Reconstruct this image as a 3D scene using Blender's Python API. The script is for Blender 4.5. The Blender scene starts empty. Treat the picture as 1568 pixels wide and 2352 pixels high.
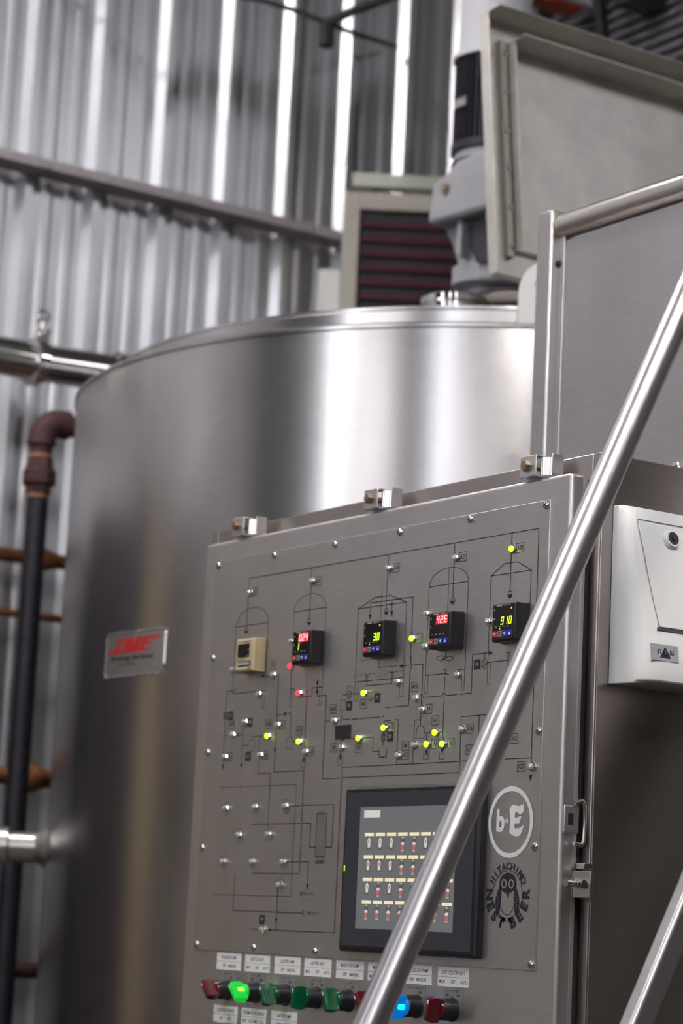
import bpy, math, random
from mathutils import Vector, Matrix
random.seed(7)
SC = bpy.context.scene
COL = SC.collection
R = math.radians

# ------------------------------------------------------------------ camera
cam_d = bpy.data.cameras.new('camera'); cam = bpy.data.objects.new('camera', cam_d); COL.objects.link(cam)
right = Vector((0.56824754, 0.82145866, 0.04796255)); up = Vector((0.11572803, -0.13749181, 0.98371898)); back = Vector((0.81467893, -0.55344527, -0.17319518))
CAM = Vector((3.07913835, -1.8722206, 1.5))
cam.matrix_world = Matrix(((right.x, up.x, back.x, CAM.x), (right.y, up.y, back.y, CAM.y), (right.z, up.z, back.z, CAM.z), (0, 0, 0, 1)))
cam_d.sensor_fit = 'VERTICAL'; cam_d.sensor_height = 36.0; cam_d.sensor_width = 24.0
cam_d.lens = 5500 / 2352 * 36.0
cam_d.clip_start = 0.05; cam_d.clip_end = 100
cam_d.dof.use_dof = True; cam_d.dof.focus_distance = 2.92; cam_d.dof.aperture_fstop = 6.0
SC.camera = cam
try:
    SC.cycles.use_light_tree = False; SC.cycles.adaptive_threshold = 0.02; SC.cycles.max_bounces = 5; SC.cycles.diffuse_bounces = 3; SC.cycles.glossy_bounces = 4; SC.cycles.transmission_bounces = 2; SC.cycles.caustics_reflective = False; SC.cycles.caustics_refractive = False
except Exception:
    pass

# ------------------------------------------------------------------ world, exposure
wd = bpy.data.worlds.new('world'); SC.world = wd; wd.use_nodes = True
bg = wd.node_tree.nodes.get('Background') or wd.node_tree.nodes.new('ShaderNodeBackground')
bg.inputs[0].default_value = (0.55, 0.6, 0.68, 1); bg.inputs[1].default_value = 0.6
vs = SC.view_settings
vs.view_transform = 'Standard'; vs.look = 'None'; vs.exposure = 0.75; vs.gamma = 1.0; vs.use_curve_mapping = False

# ------------------------------------------------------------------ materials
MATS = {}
def new_mat(name):
    m = bpy.data.materials.new(name); m.use_nodes = True
    nt = m.node_tree; b = nt.nodes.get('Principled BSDF')
    MATS[name] = m
    return m, nt, b
def ramp(nt, fac, stops):
    r = nt.nodes.new('ShaderNodeValToRGB'); e = r.color_ramp.elements
    while len(e) < len(stops): e.new(0.5)
    for i, (p, c) in enumerate(stops):
        e[i].position = p; e[i].color = (*c, 1) if len(c) == 3 else c
    nt.links.new(fac, r.inputs[0]); return r
def noise(nt, scale, detail=4, stretch=(1, 1, 1), coord='Object', rough=0.55):
    tc = nt.nodes.new('ShaderNodeTexCoord'); mp = nt.nodes.new('ShaderNodeMapping'); n = nt.nodes.new('ShaderNodeTexNoise')
    mp.inputs['Scale'].default_value = stretch
    nt.links.new(tc.outputs[coord], mp.inputs[0]); nt.links.new(mp.outputs[0], n.inputs['Vector'])
    n.inputs['Scale'].default_value = scale; n.inputs['Detail'].default_value = min(detail, 3); n.inputs['Roughness'].default_value = rough
    return n
def rng(nt, fac, a, b):
    m = nt.nodes.new('ShaderNodeMapRange'); nt.links.new(fac, m.inputs[0]); m.inputs[3].default_value = a; m.inputs[4].default_value = b
    return m.outputs[0]
def simple(name, col, rough=0.5, metal=0.0, var=0.06, scale=30, bump=0.0, coat=0.0, spec=None):
    m, nt, b = new_mat(name)
    n = noise(nt, scale, 5)
    c0 = tuple(max(0, v * (1 - var)) for v in col); c1 = tuple(min(1, v * (1 + var)) for v in col)
    r = ramp(nt, n.outputs[0], [(0.3, c0), (0.7, c1)])
    nt.links.new(r.outputs[0], b.inputs['Base Color'])
    b.inputs['Metallic'].default_value = metal
    nt.links.new(rng(nt, n.outputs[0], max(0.02, rough - 0.06), min(1, rough + 0.06)), b.inputs['Roughness'])
    if coat: b.inputs['Coat Weight'].default_value = coat
    if spec is not None: b.inputs['Specular IOR Level'].default_value = spec
    if bump:
        bp = nt.nodes.new('ShaderNodeBump'); bp.inputs['Strength'].default_value = bump; bp.inputs['Distance'].default_value = 0.002
        nt.links.new(n.outputs[0], bp.inputs['Height']); nt.links.new(bp.outputs[0], b.inputs['Normal'])
    return m
def emit(name, col, strength, base=(0.02, 0.02, 0.02)):
    m, nt, b = new_mat(name)
    b.inputs['Base Color'].default_value = (*base, 1)
    b.inputs['Emission Color'].default_value = (*col, 1); b.inputs['Emission Strength'].default_value = strength
    b.inputs['Roughness'].default_value = 0.4
    if strength < 5:
        try: m.cycles.emission_sampling = 'NONE'
        except Exception: pass
    return m
def steel(name, col, r0, r1, stretch, scale=60, aniso=0.0, radial=False, var=0.08, blot=0.0, rot=0.25):
    m, nt, b = new_mat(name)
    n = noise(nt, scale, 6, stretch, rough=0.65)
    c0 = tuple(v * (1 - var) for v in col); c1 = tuple(min(1, v * (1 + var)) for v in col)
    r = ramp(nt, n.outputs[0], [(0.3, c0), (0.7, c1)])
    colout = r.outputs[0]; rough = rng(nt, n.outputs[0], r0, r1)
    if blot:
        n2 = noise(nt, 5.0, 5, (1, 1, 0.35))
        mx = nt.nodes.new('ShaderNodeMix'); mx.data_type = 'RGBA'; mx.blend_type = 'MULTIPLY'
        r2 = ramp(nt, n2.outputs[0], [(0.35, (1 - blot, 1 - blot * 1.05, 1 - blot * 1.15)), (0.62, (1, 1, 1))])
        mx.inputs[0].default_value = 1
        nt.links.new(colout, mx.inputs[6]); nt.links.new(r2.outputs[0], mx.inputs[7]); colout = mx.outputs[2]
    nt.links.new(colout, b.inputs['Base Color']); nt.links.new(rough, b.inputs['Roughness'])
    b.inputs['Metallic'].default_value = 1.0
    if aniso:
        b.inputs['Anisotropic'].default_value = aniso
        b.inputs['Anisotropic Rotation'].default_value = rot
        t = nt.nodes.new('ShaderNodeTangent'); t.direction_type = 'RADIAL'; t.axis = 'Z'
        nt.links.new(t.outputs[0], b.inputs['Tangent'])
    return m
steel('tank_steel', (0.62, 0.60, 0.605), 0.22, 0.29, (1, 1, 60), 14, aniso=0.5, blot=0.10)
steel('panel_steel', (0.68, 0.66, 0.66), 0.36, 0.46, (2, 60, 60), 10, var=0.05, blot=0.08)
steel('plate_steel', (0.62, 0.60, 0.60), 0.38, 0.48, (2, 60, 60), 10, var=0.05, blot=0.10)
steel('cabinet_steel', (0.50, 0.455, 0.44), 0.28, 0.34, (60, 2, 60), 10, var=0.06, blot=0.12)
steel('guard_steel', (0.52, 0.505, 0.51), 0.36, 0.46, (2, 60, 60), 10, var=0.06, blot=0.10)
steel('lid_steel', (0.76, 0.73, 0.69), 0.46, 0.6, (1, 1, 1), 9, var=0.12, blot=0.15)
steel('tube_steel', (0.64, 0.62, 0.64), 0.29, 0.31, (1, 1, 1), 15, var=0.01)
steel('rail_steel', (0.60, 0.57, 0.55), 0.27, 0.30, (1, 1, 1), 15, var=0.03)
steel('bright_steel', (0.75, 0.73, 0.72), 0.12, 0.2, (1, 1, 1), 60, var=0.05)
steel('pipe_steel', (0.70, 0.66, 0.62), 0.12, 0.2, (1, 1, 1), 20, var=0.1)
steel('chrome', (0.82, 0.81, 0.80), 0.06, 0.12, (1, 1, 1), 80, var=0.03)
steel('rusty_steel', (0.42, 0.31, 0.22), 0.3, 0.5, (1, 1, 1), 90, var=0.35)
simple('wall_metal', (0.68, 0.68, 0.71), 0.33, 0.6, 0.04, 6)
simple('girt_paint', (0.52, 0.46, 0.48), 0.5, 0.1, 0.12, 60)
simple('black_plastic', (0.012, 0.011, 0.014), 0.38, 0, 0.2, 60)
simple('black_gloss', (0.008, 0.008, 0.010), 0.16, 0, 0.2, 60)
simple('bezel_grey', (0.040, 0.042, 0.055), 0.45, 0, 0.15, 80, bump=0.05)
simple('beige_plastic', (0.60, 0.49, 0.30), 0.42, 0, 0.04, 40)
simple('white_plastic', (0.90, 0.90, 0.89), 0.38, 0, 0.02, 20)
simple('white_paint', (0.74, 0.74, 0.78), 0.45, 0, 0.03, 20)
simple('label_paper', (0.90, 0.89, 0.88), 0.55, 0, 0.03, 60)
simple('tape', (0.26, 0.25, 0.25), 0.35, 0, 0.08, 60)
simple('ink', (0.020, 0.018, 0.026), 0.5, 0, 0.1, 60)
simple('ink_soft', (0.07, 0.065, 0.075), 0.5, 0, 0.1, 60)
simple('print_grey', (0.35, 0.35, 0.36), 0.5, 0, 0.1, 60)
simple('print_white', (0.82, 0.82, 0.82), 0.5, 0, 0.03, 60)
simple('print_red', (0.55, 0.02, 0.02), 0.45, 0, 0.08, 60)
simple('print_green', (0.04, 0.16, 0.05), 0.5, 0, 0.08, 60)
simple('print_blue', (0.05, 0.12, 0.5), 0.5, 0, 0.08, 60)
simple('owl_cream', (0.35, 0.34, 0.24), 0.5, 0, 0.08, 60)
simple('key_red', (0.60, 0.02, 0.03), 0.4, 0, 0.05, 60)
simple('key_grey', (0.28, 0.28, 0.27), 0.4, 0, 0.05, 60)
simple('key_blue', (0.02, 0.03, 0.42), 0.4, 0, 0.05, 60)
simple('knob_red', (0.10, 0.006, 0.014), 0.18, 0, 0.1, 60, coat=0.5)
simple('knob_green', (0.0, 0.10, 0.035), 0.18, 0, 0.1, 60, coat=0.5)
simple('gasket', (0.012, 0.010, 0.012), 0.7, 0, 0.2, 60)
simple('iron_black', (0.020, 0.018, 0.026), 0.45, 0.2, 0.4, 40, bump=0.1)
simple('iron_rust', (0.085, 0.035, 0.035), 0.65, 0.1, 0.35, 60, bump=0.2)
simple('rust', (0.24, 0.085, 0.03), 0.75, 0.0, 0.5, 40, bump=0.2)
simple('brass', (0.36, 0.30, 0.22), 0.5, 0.5, 0.2, 60)
simple('hemp', (0.45, 0.22, 0.09), 0.7, 0, 0.25, 90)
simple('gear_paint', (0.44, 0.44, 0.47), 0.42, 0, 0.05, 20)
simple('motor_paint', (0.055, 0.05, 0.065), 0.4, 0.3, 0.2, 40)
simple('heater_beige', (0.56, 0.52, 0.46), 0.5, 0, 0.05, 20)
simple('heater_dark', (0.022, 0.02, 0.022), 0.6, 0, 0.3, 40)
simple('louvre_red', (0.11, 0.025, 0.045), 0.5, 0.1, 0.2, 30)
simple('beam_green', (0.70, 0.73, 0.62), 0.5, 0, 0.05, 20)
simple('dark_steel', (0.06, 0.058, 0.055), 0.5, 0.6, 0.2, 30)
simple('duct_grey', (0.34, 0.33, 0.35), 0.4, 0.5, 0.15, 30)
simple('red_paint', (0.50, 0.06, 0.03), 0.45, 0, 0.1, 30)
simple('concrete', (0.055, 0.048, 0.044), 0.5, 0, 0.25, 3, bump=0.1)
simple('ceiling_paint', (0.50, 0.50, 0.52), 0.7, 0, 0.05, 3)
simple('wall_paint', (0.13, 0.12, 0.115), 0.7, 0, 0.06, 2)
simple('rack_paint', (0.62, 0.58, 0.55), 0.6, 0, 0.2, 8)
simple('wall_dark', (0.17, 0.148, 0.138), 0.8, 0, 0.08, 2)
simple('door_beige', (0.52, 0.42, 0.27), 0.5, 0, 0.05, 4)
# clear indicator lens, lit lenses, displays
m, nt, b = new_mat('lens_clear'); b.inputs['Base Color'].default_value = (0.72, 0.76, 0.76, 1); b.inputs['Roughness'].default_value = 0.08; b.inputs['Metallic'].default_value = 0.55
emit('lens_green', (0.50, 1.0, 0.01), 1.5); emit('lens_red', (1.0, 0.03, 0.05), 1.2)
emit('seg_red', (1.0, 0.55, 0.55), 1.3); emit('seg_lime', (0.62, 1.0, 0.0), 1.2); emit('led_orange', (1.0, 0.25, 0.01), 1.5); emit('led_lime', (0.55, 1.0, 0.0), 1.0)
emit('knob_green_lit', (0.0, 0.75, 0.03), 0.35, (0.0, 0.25, 0.04)); emit('knob_green_core', (0.25, 1.0, 0.05), 1.5)
emit('knob_blue_lit', (0.0, 0.20, 0.65), 0.35, (0.0, 0.06, 0.3)); emit('knob_blue_core', (0.0, 0.75, 1.0), 1.3)
emit('screen_back', (0.40, 0.41, 0.43), 0.16, (0.05, 0.05, 0.055)); MATS['screen_back'].node_tree.nodes['Principled BSDF'].inputs['Roughness'].default_value = 0.25
emit('screen_cream', (0.78, 0.70, 0.42), 0.6, (0.1, 0.1, 0.08)); emit('screen_white', (0.70, 0.66, 0.60), 0.48, (0.1, 0.1, 0.1)); emit('screen_dark', (0.2, 0.2, 0.2), 0.22, (0.03, 0.03, 0.03)); emit('screen_red', (0.55, 0.17, 0.17), 0.4, (0.1, 0.03, 0.03))
emit('window_sky', (0.92, 0.95, 1.0), 7.5, (0.5, 0.5, 0.5)); emit('window_shade', (0.95, 0.92, 0.95), 1.6, (0.5, 0.5, 0.5)); MATS['window_shade'].cycles.emission_sampling = 'AUTO'; emit('lamp_glow', (1.0, 0.965, 0.95), 70.0, (0.5, 0.5, 0.5))

# ------------------------------------------------------------------ mesh helpers
WL = {}
def frame_for(d):
    d = Vector(d).normalized(); a = Vector((0, 0, 1)) if abs(d.z) < 0.9 else Vector((1, 0, 0))
    u = d.cross(a).normalized(); return d, u, d.cross(u).normalized()
class MB:
    def __init__(s): s.v = []; s.f = []
    def add(s, vs, fs):
        o = len(s.v); s.v += [tuple(p) for p in vs]; s.f += [tuple(i + o for i in f) for f in fs]; return s
    def box(s, x0, x1, y0, y1, z0, z1):
        return s.add([(x0, y0, z0), (x1, y0, z0), (x1, y1, z0), (x0, y1, z0), (x0, y0, z1), (x1, y0, z1), (x1, y1, z1), (x0, y1, z1)],
                     [(3, 2, 1, 0), (4, 5, 6, 7), (0, 1, 5, 4), (1, 2, 6, 5), (2, 3, 7, 6), (3, 0, 4, 7)])
    def cyl(s, p0, p1, r0, r1=None, n=16, cap=True):
        r1 = r0 if r1 is None else r1; p0 = Vector(p0); p1 = Vector(p1); d, u, w = frame_for(p1 - p0)
        vs = []
        for p, r in ((p0, r0), (p1, r1)):
            for i in range(n):
                a = 2 * math.pi * i / n; vs.append(p + u * (r * math.cos(a)) + w * (r * math.sin(a)))
        fs = [(i, (i + 1) % n, n + (i + 1) % n, n + i) for i in range(n)]
        if cap: fs += [tuple(range(n - 1, -1, -1)), tuple(range(n, 2 * n))]
        return s.add(vs, fs)
    def lathe(s, prof, org, axis, n=20, closed=False):   # prof: (radius, distance along axis)
        org = Vector(org); d, u, w = frame_for(axis); vs = []; k = len(prof)
        for i in range(n):
            a = 2 * math.pi * i / n; e = u * math.cos(a) + w * math.sin(a)
            for r, h in prof: vs.append(org + d * h + e * r)
        fs = []
        for i in range(n):
            j = (i + 1) % n
            for q in range(k if closed else k - 1):
                q2 = (q + 1) % k
                fs.append((i * k + q, j * k + q, j * k + q2, i * k + q2))
        if not closed:
            if prof[0][0] > 1e-6: fs.append(tuple(i * k for i in range(n - 1, -1, -1)))
            if prof[-1][0] > 1e-6: fs.append(tuple(i * k + k - 1 for i in range(n)))
        return s.add(vs, fs)
    def path(s, pts, r, n=14, cap=True):
        pts = [Vector(p) for p in pts]; m = len(pts); vs = []; u = None
        rr = r if isinstance(r, (list, tuple)) else [r] * m
        for i, p in enumerate(pts):
            t = (pts[min(i + 1, m - 1)] - pts[max(i - 1, 0)]).normalized()
            if u is None: _, u, w = frame_for(t)
            u = (u - t * u.dot(t)).normalized(); w = t.cross(u)
            for k in range(n):
                a = 2 * math.pi * k / n; vs.append(p + (u * math.cos(a) + w * math.sin(a)) * rr[i])
        fs = [(i * n + k, i * n + (k + 1) % n, (i + 1) * n + (k + 1) % n, (i + 1) * n + k) for i in range(m - 1) for k in range(n)]
        if cap: fs += [tuple(range(n - 1, -1, -1)), tuple((m - 1) * n + k for k in range(n))]
        return s.add(vs, fs)
    def prism(s, poly, fn, t0, t1):      # fn(a, b, t) -> point; poly in (a, b)
        n = len(poly); vs = [fn(a, b, t0) for a, b in poly] + [fn(a, b, t1) for a, b in poly]
        fs = [tuple(range(n - 1, -1, -1)), tuple(range(n, 2 * n))] + [(i, (i + 1) % n, n + (i + 1) % n, n + i) for i in range(n)]
        return s.add(vs, fs)
    def flat(s, poly, fn):
        n = len(poly); return s.add([fn(a, b) for a, b in poly], [tuple(range(n))])
    def mesh(s, name, mat, loc=(0, 0, 0), smooth=True, angle=38):
        me = bpy.data.meshes.new(name); lx, ly, lz = loc
        me.from_pydata([(x - lx, y - ly, z - lz) for x, y, z in s.v], [], s.f)
        me.materials.append(MATS[mat])
        import bmesh
        bm = bmesh.new(); bm.from_mesh(me); bmesh.ops.recalc_face_normals(bm, faces=bm.faces[:]); bm.to_mesh(me); bm.free()
        if smooth:
            me.polygons.foreach_set('use_smooth', [True] * len(me.polygons)); me.set_sharp_from_angle(angle=R(angle))
        me.update(); return me
    def build(s, name, mat, parent=None, bevel=0.0, smooth=True, seg=2, loc=None):
        wl = loc if loc is not None else (WL[parent.name] if parent else (0, 0, 0))
        return link(name, s.mesh(name, mat, wl, smooth), parent, wl, bevel, seg)
def link(name, me, parent=None, wl=(0, 0, 0), bevel=0.0, seg=2):
    o = bpy.data.objects.new(name, me); COL.objects.link(o)
    p = WL[parent.name] if parent else (0, 0, 0)
    o.parent = parent; o.location = (wl[0] - p[0], wl[1] - p[1], wl[2] - p[2]); WL[o.name] = tuple(wl)
    if bevel:
        b = o.modifiers.new('bevel', 'BEVEL'); b.width = bevel; b.segments = seg; b.limit_method = 'ANGLE'; b.angle_limit = R(40)
        b.harden_normals = False
    return o
def tag(o, label, cat, group=None, kind=None):
    o['label'] = label
    if cat: o['category'] = cat
    if group: o['group'] = group
    if kind: o['kind'] = kind
    return o
def thing(name, loc, label, cat, group=None):
    o = bpy.data.objects.new(name, None); COL.objects.link(o); o.location = loc; o.empty_display_size = 0.05; WL[o.name] = tuple(loc)
    return tag(o, label, cat, group)
def struct(o): o['kind'] = 'structure'; return o
def text_polys(body, size, bold=0.0, shear=0.0, align='CENTER', spacing=1.0):
    c = bpy.data.curves.new('txt', 'FONT'); c.body = body; c.size = size; c.offset = bold * size; c.shear = shear; c.align_x = align; c.align_y = 'CENTER'; c.space_character = spacing; c.resolution_u = 3
    o = bpy.data.objects.new('txt', c); COL.objects.link(o)
    me = bpy.data.meshes.new_from_object(o)
    v = [(p.co.x, p.co.y) for p in me.vertices]; f = [tuple(p.vertices) for p in me.polygons]
    bpy.data.objects.remove(o); bpy.data.curves.remove(c); bpy.data.meshes.remove(me)
    return v, f
def add_text(mb, body, size, fn, **k):     # fn(a, b) -> 3D point
    sx = k.pop('sx', 1.0)
    v, f = text_polys(body, size, **k); mb.add([fn(a * sx, b) for a, b in v], f)
def stroke(mb, pts, w, fn, closed=False):   # flat printed line of width w along pts (a, b)
    n = len(pts); seq = range(n if closed else n - 1)
    for i in seq:
        (a0, b0), (a1, b1) = pts[i], pts[(i + 1) % n]
        dx, dy = a1 - a0, b1 - b0; l = math.hypot(dx, dy)
        if l < 1e-9: continue
        dx *= w / 2 / l; dy *= w / 2 / l
        mb.flat([(a0 - dx - dy, b0 - dy + dx), (a0 - dx + dy, b0 - dy - dx), (a1 + dx + dy, b1 + dy - dx), (a1 + dx - dy, b1 + dy + dx)], fn)
def annulus(mb, r0, r1, fn, n=64, cx=0, cy=0, ky=1.0):
    vs = [fn(cx + r * math.cos(2 * math.pi * i / n), cy + ky * r * math.sin(2 * math.pi * i / n)) for r in (r0, r1) for i in range(n)]
    mb.add(vs, [(i, (i + 1) % n, n + (i + 1) % n, n + i) for i in range(n)])
def ring(cx, cy, r, n=32, a0=0, a1=360, ry=None):
    ry = r if ry is None else ry
    return [(cx + r * math.cos(R(a0 + (a1 - a0) * i / n)), cy + ry * math.sin(R(a0 + (a1 - a0) * i / n))) for i in range(n + 1)]

# ================================================================== the hall
WX = -2.4                      # left wall plane
XR_, YF, YB, ZC = 9.0, -7.0, 4.2, 7.4
struct(MB().box(WX - .3, XR_ + .3, YF - .3, YB + .3, -0.15, 0.0).build('floor', 'concrete'))
struct(MB().box(WX - .3, XR_ + .3, YF - .3, YB + .3, ZC, ZC + .15).build('ceiling', 'ceiling_paint'))
struct(MB().box(WX - .3, XR_ + .3, YF - .2, YF, 0, ZC).build('wall_front', 'wall_paint'))
struct(MB().box(XR_, XR_ + .2, YF, YB, 0, ZC).build('wall_right', 'wall_dark'))
struct(MB().box(WX - .3, XR_ + .3, YB, YB + .2, 0, ZC).build('wall_back', 'wall_dark'))
wl = bpy.data.objects.new('wall_left', None); COL.objects.link(wl); WL['wall_left'] = (0, 0, 0); struct(wl)
def rib_profile(y):            # one 0.2 m module starting at y: deep rib and two shallow ones
    P = [(y - .028, 0), (y - .009, .0232), (y + .013, .0232), (y + .019, 0)]
    for k in (1, 2):
        c = y + .0667 * k
        P += [(c - .018, 0), (c - .008, .005), (c + .008, .005), (c + .018, 0)]
    return P
Y0 = .7985
mod0, mod1 = -39, 17
k = mod0
while k < mod1:
    prof = []
    for q in range(3): prof += rib_profile(Y0 + .2 * (k + q))
    prof.append((Y0 + .2 * (k + 3) - .028, 0)); mb = MB()
    vs = [(WX + d, y, 0.0) for y, d in prof] + [(WX + d, y, ZC) for y, d in prof]; n = len(prof)
    mb.add(vs, [(i, i + 1, n + i + 1, n + i) for i in range(n - 1)])
    mb.build('wall_sheet', 'wall_metal', wl, smooth=False); k += 3
struct(MB().box(WX - .12, WX - .01, YF, YB, 0, ZC).build('wall_lining', 'dark_steel', wl))
# girt rail along the left wall, in lengths
tr = bpy.data.objects.new('trim_1', None); COL.objects.link(tr); WL['trim_1'] = (0, 0, 0); struct(tr)
for a, b in ((-6.9, -1.4), (-1.4, .812), (.818, 1.635), (1.641, 4.1)):
    mb = MB(); x = WX + .024
    mb.box(x, x + .085, a, b, 3.409, 3.434)
    mb.build('girt_length', 'girt_paint', tr, smooth=False)
# daylight windows in the front wall (behind the camera), one added in the back
def window(n, wall, a0, a1, z0, z1, cols, rows, pane='window_sky'):
    w = bpy.data.objects.new('window_%d' % n, None); COL.objects.link(w); WL[w.name] = (0, 0, 0); struct(w)
    if wall == 'front': bx = lambda mb, p, q, d0, d1, z, zz: mb.box(p, q, YF + d0, YF + d1, z, zz)
    elif wall == 'back': bx = lambda mb, p, q, d0, d1, z, zz: mb.box(p, q, YB - d1, YB - d0, z, zz)
    else: bx = lambda mb, p, q, d0, d1, z, zz: mb.box(XR_ - d1, XR_ - d0, p, q, z, zz)
    t = .05; mb = MB()
    bx(mb, a0 - t, a0, 0, .06, z0 - t, z1 + t); bx(mb, a1, a1 + t, 0, .06, z0 - t, z1 + t); bx(mb, a0, a1, 0, .06, z0 - t, z0); bx(mb, a0, a1, 0, .06, z1, z1 + t)
    mb.build('window_frame', 'white_paint', w)
    for i in range(cols):
        for j in range(rows):
            p0 = a0 + (a1 - a0) * i / cols + .015; p1 = a0 + (a1 - a0) * (i + 1) / cols - .015; q0 = z0 + (z1 - z0) * j / rows + .015; q1 = z0 + (z1 - z0) * (j + 1) / rows - .015
            mb = MB(); bx(mb, p0, p1, .005, .015, q0, q1); mb.build('pane', pane, w)
window(1, 'front', .57, .88, 2.4, 7.0, 1, 7)
window(2, 'front', 1.35, 2.95, 2.4, 4.8, 3, 4, 'window_shade')
window(3, 'front', 5.04, 5.36, 2.4, 7.0, 1, 7)
window(4, 'front', 5.9, 7.2, 2.4, 4.8, 2, 4, 'window_shade')
window(5, 'front', 7.9, 8.8, 2.4, 4.8, 2, 4, 'window_shade')
window(6, 'back', 3.0, 4.8, 5.1, 5.7, 2, 1)  # added unseen window, put in to brighten the lid and ribbed wall

# added high-bay lamps out of view, placed to brighten the wall, rack and enclosure
def high_bay(x, y, z, label):
    t = thing('added_bay_lamp', (x, y, z), label, 'lamp', 'added high bay lamps out of view')
    MB().lathe([(.05, .32), (.07, .22), (.10, .20), (.24, .0), (.245, .0), (.105, .21), (.06, .33)], (x, y, z), (0, 0, 1), 24).build('shade', 'dark_steel', t)
    MB().lathe([(0, .035), (.215, .035), (.215, .045), (0, .045)], (x, y, z), (0, 0, 1), 24).build('lens', 'lamp_glow', t)
    MB().cyl((x, y, z + .3), (x, y, ZC), .008, n=8).build('suspension_rod', 'dark_steel', t)
for x, y, z, lab in ((-1.3, -.65, 5.1, 'added unseen high bay lamp in front of the vessel, brightening the ribbed wall'), (-.4, -2.6, 5.3, 'added unseen high bay lamp brightening the wall and the added rack'), (2.6, -1.15, 4.6, 'added unseen high bay lamp above the stair foot, brightening the white enclosure'), (3.6, -2.0, 4.6, 'added unseen high bay lamp over the open floor, brightening the white enclosure'), (3.2, .2, 4.6, 'added unseen high bay lamp over the platform, brightening the white enclosure'), (6.5, -3.6, 5.3, 'added unseen high bay lamp near the front right windows')): high_bay(x, y, z, lab)

d1 = bpy.data.objects.new('door_1', None); COL.objects.link(d1); WL['door_1'] = (0, 0, 0); struct(d1)
MB().box(WX + .035, WX + .075, -1.40, -.72, .02, 2.55).build('door_leaf', 'door_beige', d1, .004)
MB().box(WX + .03, WX + .085, -1.48, -1.40, 0, 2.63).box(WX + .03, WX + .085, -.72, -.64, 0, 2.63).box(WX + .03, WX + .085, -1.40, -.72, 2.55, 2.63).build('door_frame', 'wall_paint', d1)
MB().cyl((WX + .075, -.80, 1.05), (WX + .13, -.80, 1.05), .012).cyl((WX + .125, -.80, 1.05), (WX + .125, -.92, 1.05), .010).build('door_handle', 'chrome', d1)

ec = thing('added_dark_cabinet', (-2.1, -.25, 0), 'added unseen dark cabinet by the left wall, darkening the vessel reflection', 'cabinet')  # unseen cabinet added to darken the reflection on the vessel's left
MB().box(-2.33, -1.95, -.56, .18, .08, 2.45).build('case', 'motor_paint', ec, .004)
MB().box(-1.95, -1.93, -.54, .16, .10, 2.43).build('door', 'motor_paint', ec, .003)
MB().box(-2.30, -1.98, -.54, .16, 0, .08).build('plinth', 'ink', ec)
rk = thing('added_rack', (-2.0, -2.9, 0), 'added unseen grey rack along the left wall, shaping the steel reflections', 'rack')  # unseen rack and crates added to shape reflections in panel and vessel
for yy in (-4.4, -1.7): MB().box(-2.32, -2.28, yy, yy + .04, 0, 2.7).box(-1.72, -1.68, yy, yy + .04, 0, 2.7).build('upright', 'rack_paint', rk)
for zz in (.15, .95, 1.75, 2.55): MB().box(-2.33, -1.67, -4.42, -1.64, zz, zz + .05).build('shelf', 'rack_paint', rk)
MB().box(-2.34, -2.31, -4.4, -1.66, .1, 2.7).build('back_panel', 'rack_paint', rk)
for i_, zz in enumerate((.2, 1.0, 1.8)):
    for j_ in range(3):
        cr = MB().box(-2.25, -1.75, -4.3 + j_ * .88, -3.55 + j_ * .88, zz, zz + .62).build('added_crate', 'rack_paint', None, .01)
        tag(cr, 'added grey crate on the %s shelf of the unseen rack, %s' % (('lowest', 'middle', 'upper')[i_], ('far from the door', 'in the middle', 'next to the door')[j_]), 'crate', 'added grey crates on the unseen rack')
# ================================================================== the vessel
TC = (-.98, 1.313); TR_ = .941
tk = thing('brewing_vessel', (TC[0], TC[1], 0), 'large cylindrical brushed stainless brewing vessel behind the control cabinet', 'tank')
N = 160
MB().lathe([(.70, .30), (TR_ - .02, .32), (TR_, .36), (TR_, 2.592), (TR_ + .004, 2.594), (TR_ + .0045, 2.600), (TR_ - .002, 2.604), (.868, 2.6045)], (*TC, 0), (0, 0, 1), N).build('shell', 'tank_steel', tk)
MB().lathe([(.866, 2.60), (.868, 2.645), (.872, 2.647), (.872, 2.652), (.866, 2.654), (.860, 2.652)], (*TC, 0), (0, 0, 1), N).build('top_ring', 'tank_steel', tk)
MB().lathe([(.864, 2.648), (.70, 2.668), (.5, 2.688), (.25, 2.70), (0, 2.704)], (*TC, 0), (0, 0, 1), 96).build('dished_top', 'tank_steel', tk)
for a in (40, 130, 220, 310):
    x = TC[0] + .75 * math.cos(R(a)); y = TC[1] + .75 * math.sin(R(a)); MB().cyl((x, y, .0), (x, y, .34), .045, n=20).build('leg', 'rail_steel', tk)
def on_tank(th, z, d=0.0): return (TC[0] + (TR_ + d) * math.cos(th), TC[1] + (TR_ + d) * math.sin(th), z)
# sight neck on the top
g = thing('sight_neck', (-.73, .97, 2.69), 'short stainless sight glass neck with a rim on the vessel top', 'fitting')
MB().lathe([(.060, -.01), (.060, .055), (.066, .06), (.066, .078), (.058, .078), (.055, .06), (.055, .0)], (-.73, .97, 2.69), (0, 0, 1), 36).build('neck', 'bright_steel', g)
MB().lathe([(.067, .079), (.070, .082), (.070, .094), (.064, .098), (.050, .098)], (-.73, .97, 2.69), (0, 0, 1), 36).build('rim', 'chrome', g)
tp = MB().path([(px_ - .10, py_ + .07, pz_ + (.02 if pz_ > 2.7 else 0)) for px_, py_, pz_ in [(-.70, .93, 2.66), (-.694, .94, 2.735), (-.683, .955, 2.772), (-.662, .98, 2.787), (-.640, 1.01, 2.795), (-.62, 1.037, 2.799), (-.592, 1.081, 2.797), (-.56, 1.12, 2.78), (-.545, 1.14, 2.66)]], .018, 14).build('top_pipe', 'pipe_steel')
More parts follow.
